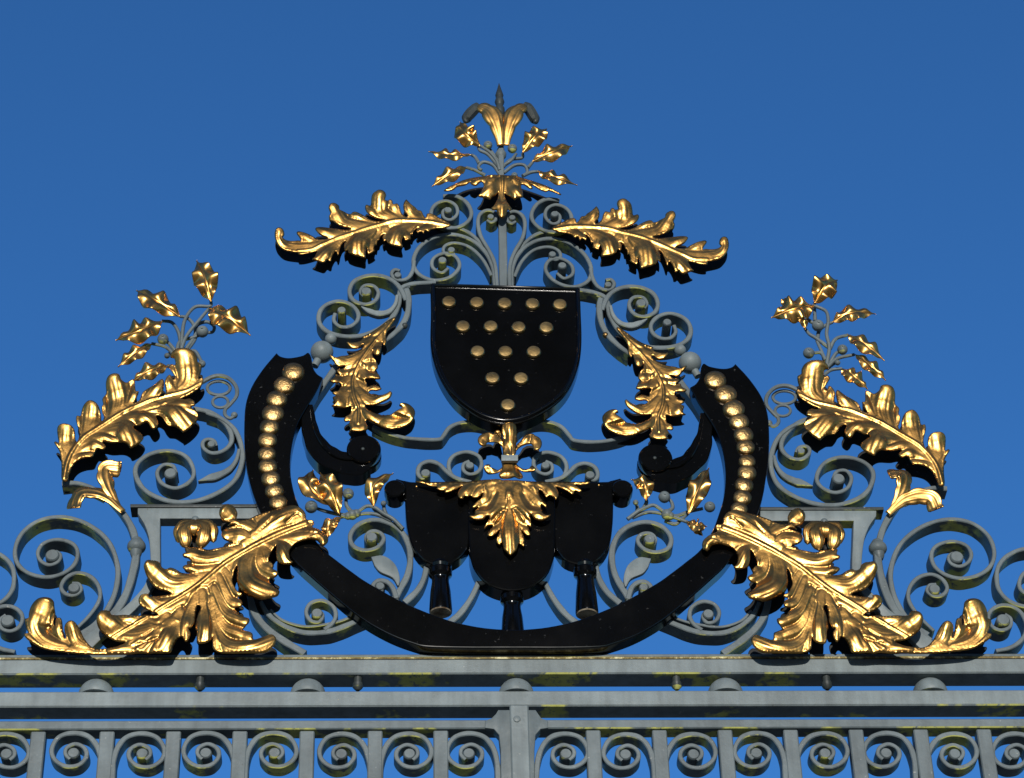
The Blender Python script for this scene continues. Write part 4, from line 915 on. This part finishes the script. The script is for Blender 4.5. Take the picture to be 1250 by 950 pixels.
L1 = dict(rib=Z(320, 220, [(1150, 282), (1000, 255), (850, 247), (740, 265), (560, 322), (400, 378), (300, 420), (210, 425)]), rr=(2.2, 1.8), lobes=[(Z(320, 220, a), h / 5, o) for a, h, o in [
    ([(360, 400), (270, 435), (212, 450)], 28, {}), ([(540, 340), (430, 430), (345, 508)], 62, dict(teeth=2)), ([(505, 370), (450, 430), (415, 495)], 36, dict(dy=-.003)),
    ([(740, 275), (610, 350), (590, 475)], 88, dict(teeth=2)), ([(720, 290), (690, 370), (665, 452)], 38, dict(dy=-.003)), ([(700, 300), (700, 350), (692, 400)], 26, dict(dy=-.004)),
    ([(960, 278), (850, 320), (805, 415)], 70, dict(teeth=2)), ([(930, 290), (890, 330), (872, 378)], 34, dict(dy=-.003)), ([(1140, 284), (1040, 295), (942, 328)], 38, {}),
    ([(1140, 276), (1060, 240), (1008, 212)], 32, {}), ([(990, 235), (920, 195), (876, 122)], 38, {}), ([(860, 240), (820, 180), (782, 128)], 38, {}),
    ([(820, 245), (720, 200), (718, 82)], 88, dict(curl=.7, teeth=2, dy=.004)), ([(760, 245), (690, 215), (628, 180)], 46, dict(dy=.004)),
    ([(690, 265), (610, 220), (548, 200)], 30, {}), ([(660, 285), (500, 260), (425, 155)], 66, dict(curl=.7, teeth=2, dy=.006)), ([(560, 315), (430, 325), (332, 300)], 36, dict(dy=.004)),
    ([(400, 375), (300, 350), (213, 322)], 32, {}), ([(430, 375), (250, 405), (120, 385), (95, 300)], 54, dict(curl=.7, teeth=2, dy=.006))]])
L2 = dict(rib=Z(370, 360, [(560, 140), (500, 220), (410, 320), (340, 430), (305, 520), (312, 620), (340, 700), (338, 790)]), rr=(1.6, 2.6), lobes=[(Z(370, 360, a), h / 5, o) for a, h, o in [
    ([(560, 150), (510, 210), (440, 270)], 40, dict(teeth=1)), ([(460, 250), (360, 300), (265, 288)], 42, dict(curl=.3)), ([(370, 360), (270, 410), (158, 370)], 50, dict(curl=.3, dy=.004)), ([(325, 440), (250, 462), (202, 465)], 28, {}),
    ([(310, 490), (230, 520), (160, 530)], 42, dict(dy=.004)), ([(305, 550), (240, 580), (176, 605)], 36, dict(dy=.002)), ([(310, 580), (235, 640), (172, 692)], 62, dict(dy=.006, teeth=2)), ([(330, 690), (285, 740), (250, 775)], 34, {}),
    ([(490, 220), (500, 270), (490, 315)], 28, {}), ([(430, 300), (455, 330), (440, 380)], 48, dict(dy=.004)), ([(360, 410), (410, 430), (460, 450)], 34, {}), ([(345, 430), (385, 500), (475, 520)], 52, dict(dy=.006)),
    ([(335, 520), (410, 562), (478, 572)], 34, {}), ([(320, 570), (420, 650), (542, 598)], 56, dict(curl=.3, dy=.008, teeth=2)), ([(345, 690), (430, 705), (540, 690)], 40, dict(dy=-.008)),
    ([(345, 680), (480, 790), (660, 770), (600, 680)], 64, dict(curl=.8, dy=.010, teeth=2)), ([(335, 700), (335, 780), (338, 848)], 68, dict(dy=.006, teeth=2)), ([(420, 310), (370, 380), (325, 470)], 50, dict(dy=.004, teeth=1)), ([(315, 480), (300, 580), (330, 680)], 60, dict(dy=.004, teeth=1))]])
for right in (False, True):
    blade_part('acanthus_leaf', O1, L1, cr, (lambda p: mir(p, 0, 0)) if right else (lambda p: p), -0.016, 0.028, seed=41, label='long gilded acanthus leaf reaching out sideways')
    blade_part('acanthus_leaf', O2, L2, cr, (lambda p: mir(p, 4, 0)) if right else (lambda p: p), -0.014, 0.027, seed=42, label='gilded acanthus leaf hanging beside the shield')
    f = lambda q: side(q, right)
    # top curls
    scroll(cr, f([(541, 239), (556, 238.5), (569, 246), (575.5, 259), (571, 270), (558, 277), (541, 277), (529, 268), (526.5, 257), (533, 248), (545, 244.5), (556, 250), (558.5, 260), (551, 267.5), (542.5, 265.5), (540.5, 258), (546, 253.5)]), [6, 5, 5, 4.6, 4.2], [(f([(547, 256)])[0], 5.2, 0.012)], 0.002)
    dup_ = 0
    scroll(cr, f([(607, 350), (604.5, 323), (597, 305), (587, 288), (583.5, 272), (586, 261), (595, 256), (604, 259), (605.5, 267), (600, 271), (595, 268)]), [5, 5, 5, 4.6, 4.4], [(f([(599, 264)])[0], 4.6, 0.004)], 0.0, 0.03)
    scroll(cr, f([(605, 352), (602, 326), (591, 305), (573, 291), (552, 285.5), (530, 289), (512, 301), (504.5, 318), (510, 333), (528, 341.5), (549, 338), (561, 325), (556, 312.5), (542, 308.5), (529, 315), (528, 326), (539, 332.5), (547, 327)]), [6, 5.6, 5.2, 5, 4.6, 4.4], [(f([(540, 317)])[0], 5.6, 0.016)], 0.004)
    b = NB(); ribbon(b, f([(603, 345), (600, 318), (588, 298), (572, 283), (556, 277.5), (540, 277)]), [4, 5, 5, 5], 0.007, 0.034); obj('arch_strap', b, IRON, cr)
    scroll(cr, f([(600, 336), (590, 317), (574, 301.5), (556, 296), (544, 299), (541, 306), (547, 311), (555, 309)]), [4.5, 4.5, 4.2], [(f([(551, 304.5)])[0], 5, 0.004)], 0.005, 0.03)
    b = NB(); ribbon(b, f([(532, 344), (510, 345), (496, 347.5), (488, 352)]), [6, 6, 6], 0.002, 0.032); obj('shoulder_strap', b, IRON, cr)
    scroll(cr, f([(505.5, 318), (504, 329), (499, 338), (490, 341.5), (481, 338.5), (478, 333), (482, 328.5), (488, 330)]), [5, 5, 4.4], [(f([(485.6, 335)])[0], 4.8, 0.004)], 0.003, 0.03)
    # side scrolls and the S bar that carries them
    scroll(cr, f([(500, 348), (492, 350), (488, 358), (486, 372), (478, 388), (464, 400), (444, 408.5), (421, 410), (401, 405), (390, 394), (390, 381), (398, 371.5), (413, 367), (428, 371), (437, 381), (436, 391), (427, 398), (415, 398), (407.5, 391), (409, 382)]), [7, 7, 6.5, 6, 5.6, 5.4, 5, 4.6], [(f([(417, 378)])[0], 5.6, 0.016)], 0.004)
    scroll(cr, f([(496, 366), (487, 349), (475, 339.5), (460, 335.5), (444, 337), (431, 344), (426.5, 356), (432, 366.5), (446, 371), (458, 366.5), (462, 356.5), (456, 348.5), (445, 348), (440, 355), (444, 361)]), [6, 6, 5.4, 5, 4.6], [(f([(447, 355)])[0], 6.8, 0.004)], 0.001)
    b = NB(); ribbon(b, f([(496, 352), (499, 364), (497.5, 382), (490, 397), (478, 409), (466, 417)]), [7, 7.5, 7, 6], 0.000, 0.040); obj('side_strap', b, IRON, cr)
    b = NB(); ribbon(b, f([(485, 360), (482.5, 371), (474, 380), (461, 382), (450, 378.5), (441, 374)]), [4, 5, 7, 9, 7, 1], -0.001, 0.012); obj('iron_leaf', b, IRON_PALE, cr)
    b = NB(); ball(b, P(*f([(494, 398)])[0], 0.004), 4.2 * S, 12); obj('side_bead', b, IRON_DARK if not right else GOLD_DULL, cr)
    b = NB(); p = P(*f([(393, 430)])[0], 0.012); ball(b, p, 14.2 * S, 24); p2 = P(*f([(404, 414)])[0], 0.012); ball(b, p2, 7.6 * S, 16)
    stem(b, f([(390, 436), (384, 447)]), [5, 5], 0.012, 0); obj('ball_joint', b, IRON_PALE, cr, None, sharp=60)
    b = NB(); ribbon(b, f([(414, 440), (408, 450), (395, 468), (382, 488), (376, 503)]), [8, 8, 8, 7, 6], 0.004, 0.03); obj('tie_strap', b, IRON, cr)
    # bar under the shield
    b = NB()
    q = [(611, 529), (600, 521.5), (586, 515.5), (565, 515), (549, 521), (541, 532), (535, 536), (510, 535.5), (490, 533), (470, 527), (455, 520)] if not right else [(629, 528), (634, 523), (646, 516), (666, 514), (684, 519.5), (695, 531), (701, 537), (722, 539), (742, 537.5), (760, 533), (775, 527)]
    ribbon(b, q, [6, 5.4, 5.4, 5.2, 5.2, 5, 5], 0.0, 0.03); obj('under_bar', b, IRON, cr)
    # small scrolls over the plaque
    q1 = [(575, 588), (557, 583), (545, 575), (536, 566), (524, 562.5), (513, 567), (510, 577), (515, 583), (521, 580)] 
    q2 = [(566, 588), (552, 580), (547.5, 567), (554, 555.5), (570, 551), (584, 556), (588, 566), (584, 575), (574, 578.5), (566, 574), (566, 566), (573, 562.5)]
    dd = dict(du=11, dv=-2) if right else {}
    scroll(cr, side(q1, right, **({'du': -1, 'dv': -2} if right else {})), [5.4, 5.4, 5], [(side([(519.5, 577)], right, **({'du': -1, 'dv': -2} if right else {}))[0], 6, 0.004)], -0.002, 0.03)
    scroll(cr, side(q2, right, **({'du': -1, 'dv': -2} if right else {})), [5, 5, 4.6, 4.2], [(side([(573.5, 567.5)], right, **({'du': -1, 'dv': -2} if right else {}))[0], 5.4, 0.004)], 0.0, 0.03)
F = lambda q: Z(490, 500, q)
FLEUR = dict(lobes=[(F(a), h / 5, o) for a, h, o in [
    ([(632, 280), (590, 195), (530, 150), (482, 215)], 36, dict(curl=.6, teeth=1, bulge=.5)), ([(690, 280), (735, 195), (800, 150), (838, 245)], 36, dict(curl=.6, teeth=1, bulge=.5)), ([(660, 290), (660, 160), (657, 50)], 52, dict(point=.6, teeth=1, bulge=.4, dy=.004)),
    ([(655, 300), (655, 380), (655, 435)], 66, dict(teeth=2, dy=.002)), ([(640, 310), (590, 385), (515, 340)], 27, dict(curl=.5, teeth=1)), ([(675, 310), (740, 375), (818, 362)], 25, dict(curl=.5, teeth=1))]])
C2 = dict(lobes=[(F(a), h / 5, o) for a, h, o in [
    ([(480, 446), (260, 446), (85, 437)], 15, dict(teeth=1)), ([(440, 450), (300, 462), (212, 486)], 28, dict(dy=.002)), ([(460, 450), (350, 468), (268, 512)], 32, dict(dy=.004)), ([(600, 440), (450, 450), (362, 558)], 54, dict(dy=.006, curl=.3)), ([(560, 450), (490, 490), (450, 545)], 34, dict(dy=.010)),
    ([(830, 446), (1020, 446), (1160, 438)], 15, dict(teeth=1)), ([(870, 450), (1000, 465), (1104, 502)], 28, dict(dy=.002)), ([(850, 450), (960, 468), (1042, 522)], 32, dict(dy=.004)), ([(710, 440), (860, 450), (945, 558)], 54, dict(dy=.006, curl=.3)), ([(750, 450), (830, 490), (880, 545)], 34, dict(dy=.010)),
    ([(620, 620), (560, 680), (508, 728)], 28, {}), ([(620, 660), (580, 720), (528, 776)], 32, dict(dy=.002)), ([(640, 620), (600, 720), (595, 835)], 34, dict(dy=.004)),
    ([(695, 610), (750, 670), (794, 722)], 28, {}), ([(700, 680), (750, 720), (786, 774)], 32, dict(dy=.002)), ([(680, 620), (730, 720), (742, 840)], 34, dict(dy=.004)),
    ([(600, 450), (500, 500), (430, 610)], 36, dict(dy=.010)), ([(570, 440), (620, 520), (560, 650), (412, 662)], 62, dict(dy=.014, teeth=3)), ([(600, 440), (520, 460), (500, 535)], 32, dict(dy=.016)),
    ([(710, 450), (810, 520), (880, 610)], 36, dict(dy=.010)), ([(745, 440), (695, 520), (760, 650), (908, 655)], 62, dict(dy=.014, teeth=3)), ([(720, 440), (790, 460), (830, 535)], 32, dict(dy=.016)),
    ([(655, 540), (655, 700), (662, 905)], 72, dict(point=.75, teeth=2, dy=.012)), ([(655, 430), (655, 500), (655, 590)], 66, dict(dy=.006, teeth=1))]])
fl_root = None
for i, (oo, lb) in enumerate(zip(FLO, [FLEUR['lobes'][k] for k in (2, 0, 1, 3, 4, 5)])):
    oo = F(oo); FLO[i] = oo
    o = blade_part('fleur_de_lis' if i == 0 else 'petal', oo, dict(lobes=[lb]), fl_root or cr, y0=-0.022 - (0.006 if i == 0 else 0), back=0.036 if i < 3 and False else 0, seed=51 + i, label='gilded fleur-de-lis tied by a grey collar' if i == 0 else None, step=1.2)
    if i == 0: fl_root = o
for i in (1, 2):
    b = NB(); plate(b, list(FLO[i]), -0.022, 0.004)
    for v in b.verts: v.co.y += 0.038
    obj('petal_backing', b, BLACK_LEAF, fl_root, 'black painted twin petal on the rear face')
b = NB(); plate(b, F([(610, 276), (712, 276), (712, 312), (610, 312)]), -0.036, 0.008, 0.001); obj('collar', b, IRON_PALE, cr, 'grey collar round the fleur-de-lis')
blade_part('acanthus_leaf', OC2, C2, cr, y0=-0.026, back=0, seed=52, step=1.3, label='spreading gilded leaf over the black plaque, pointing down')

# ------------------------------------------------------------------ vine scrolls inside the horseshoe
def vine(right):
    du = 0
    f = lambda q: side(q, right, du, 0)
    t = thing('vine_scroll', 'grey iron vine scroll with berries and small gilded leaves, ' + ('right' if right else 'left') + ' of the plaque', 'ironwork', P(*f([(484, 730)])[0]), 'two vine scrolls beside the plaque')
    scroll(t, f([(480, 734), (490, 716), (498, 700), (501, 680), (498, 662), (488, 646), (472, 636.5), (454, 634), (437, 640), (427.5, 653), (431, 666), (446, 671.5), (461, 667.5), (468.5, 657.5), (463.5, 649.5), (453, 648), (447, 654), (449, 661), (456, 662)]), [8, 7, 6, 5.4, 5, 4.6], [(f([(453.5, 655)])[0], 7, 0.008)], 0.002, 0.034)
    for q in ([(522, 682), (518, 704), (509, 721), (494, 735)], [(586, 706), (576, 728), (562, 748), (548, 760)]):
        q = f(q) if not right else ([mir(p) for p in q])
        b = NB(); ribbon(b, q, [6, 7, 8], 0.006, 0.03); obj('plaque_strap', b, IRON, t)
    b = NB(); plate(b, f(cat_rom([(453, 679.5), (468, 678), (482, 688), (488, 704), (486, 715), (479, 705), (464, 698), (457, 690)], 4)), -0.004, 0.008, 0.002)
    obj('iron_leaf', b, IRON_PALE, t, 'flat grey iron leaf')
    scroll(t, f([(484, 730), (479, 716), (471, 709), (461, 708.5), (455, 715), (460, 722), (467, 719)]), [6, 6, 5.5, 5], [(f([(464, 715)])[0], 5.5, 0.002)], 0.0, 0.024)
    if not right:
        d = dict(leaves=[([(310, 335), (190, 235), (212, 118)], 58), ([(372, 388), (315, 250), (252, 135)], 60), ([(380, 408), (310, 470), (298, 545)], 40), ([(580, 342), (580, 230), (700, 138)], 46)],
                 stems=[[(760, 480), (700, 420), (640, 385), (590, 350), (540, 340), (490, 370), (450, 395)], [(690, 430), (610, 395), (540, 385), (470, 395)], [(450, 395), (380, 392), (300, 375), (235, 355)], [(440, 370), (415, 335), (412, 295)], [(450, 400), (410, 405), (370, 385), (330, 340)], [(620, 390), (585, 360), (580, 340)], [(660, 400), (645, 360), (642, 330)], [(400, 400), (378, 410)]],
                 berries=[((200, 345), 38), ((425, 265), 34), ((641, 324), 17)], knots=[((450, 393), 32), ((475, 385), 26), ((425, 400), 24)])
        sprig(t, (340, 550), d, y=-0.002, seed=13)
    else:
        d = dict(leaves=[([(700, 388), (760, 250), (828, 105)], 56), ([(445, 305), (430, 220), (352, 176)], 48), ([(690, 432), (750, 470), (815, 462)], 40), ([(740, 470), (760, 500), (790, 520)], 26)],
                 stems=[[(330, 420), (390, 375), (440, 350), (490, 335), (540, 365), (570, 390)], [(360, 410), (440, 380), (510, 380), (565, 395)], [(570, 390), (630, 400), (700, 375), (790, 355)], [(560, 430), (620, 450), (660, 420), (700, 385)], [(610, 405), (650, 420), (700, 440)], [(580, 370), (605, 350), (595, 310), (560, 285)], [(430, 350), (445, 320), (445, 300)], [(390, 375), (390, 345), (380, 325)]],
                 berries=[((555, 285), 36), ((832, 345), 33), ((380, 318), 17)], knots=[((570, 392), 34), ((590, 400), 26)])
        sprig(t, (700, 550), d, y=-0.002, seed=14)
vine(False); vine(True)

# ------------------------------------------------------------------ light
SUN_EL, SUN_AZ = math.radians(8.5), math.radians(-2)     # low sun behind the camera
sd = Vector((math.sin(SUN_AZ) * math.cos(SUN_EL), -math.cos(SUN_AZ) * math.cos(SUN_EL), math.sin(SUN_EL)))
w = bpy.data.worlds.new('World'); bpy.context.scene.world = w; w.use_nodes = True
nt = w.node_tree; bg = nt.nodes['Background']
sky = nt.nodes.new('ShaderNodeTexSky'); sky.sky_type = 'NISHITA'; sky.sun_disc = False
sky.sun_elevation = SUN_EL; sky.sun_rotation = math.atan2(sd.x, sd.y)
sky.air_density = 1.0; sky.dust_density = 0.0; sky.ozone_density = 6.5
nt.links.new(sky.outputs[0], bg.inputs[0]); bg.inputs[1].default_value = 0.15
l = bpy.data.lights.new('sun', 'SUN'); l.energy = 3.0; l.angle = math.radians(0.6); l.color = (1, 0.95, 0.87)
lo = bpy.data.objects.new('sun', l); C.objects.link(lo)
lo.rotation_euler = (-sd).to_track_quat('-Z', 'Y').to_euler(); lo.location = (0, -8, 8)
sc = bpy.context.scene
sc.view_settings.view_transform = 'Standard'; sc.view_settings.look = 'None'
sc.view_settings.exposure = 0.42; sc.view_settings.gamma = 1.0
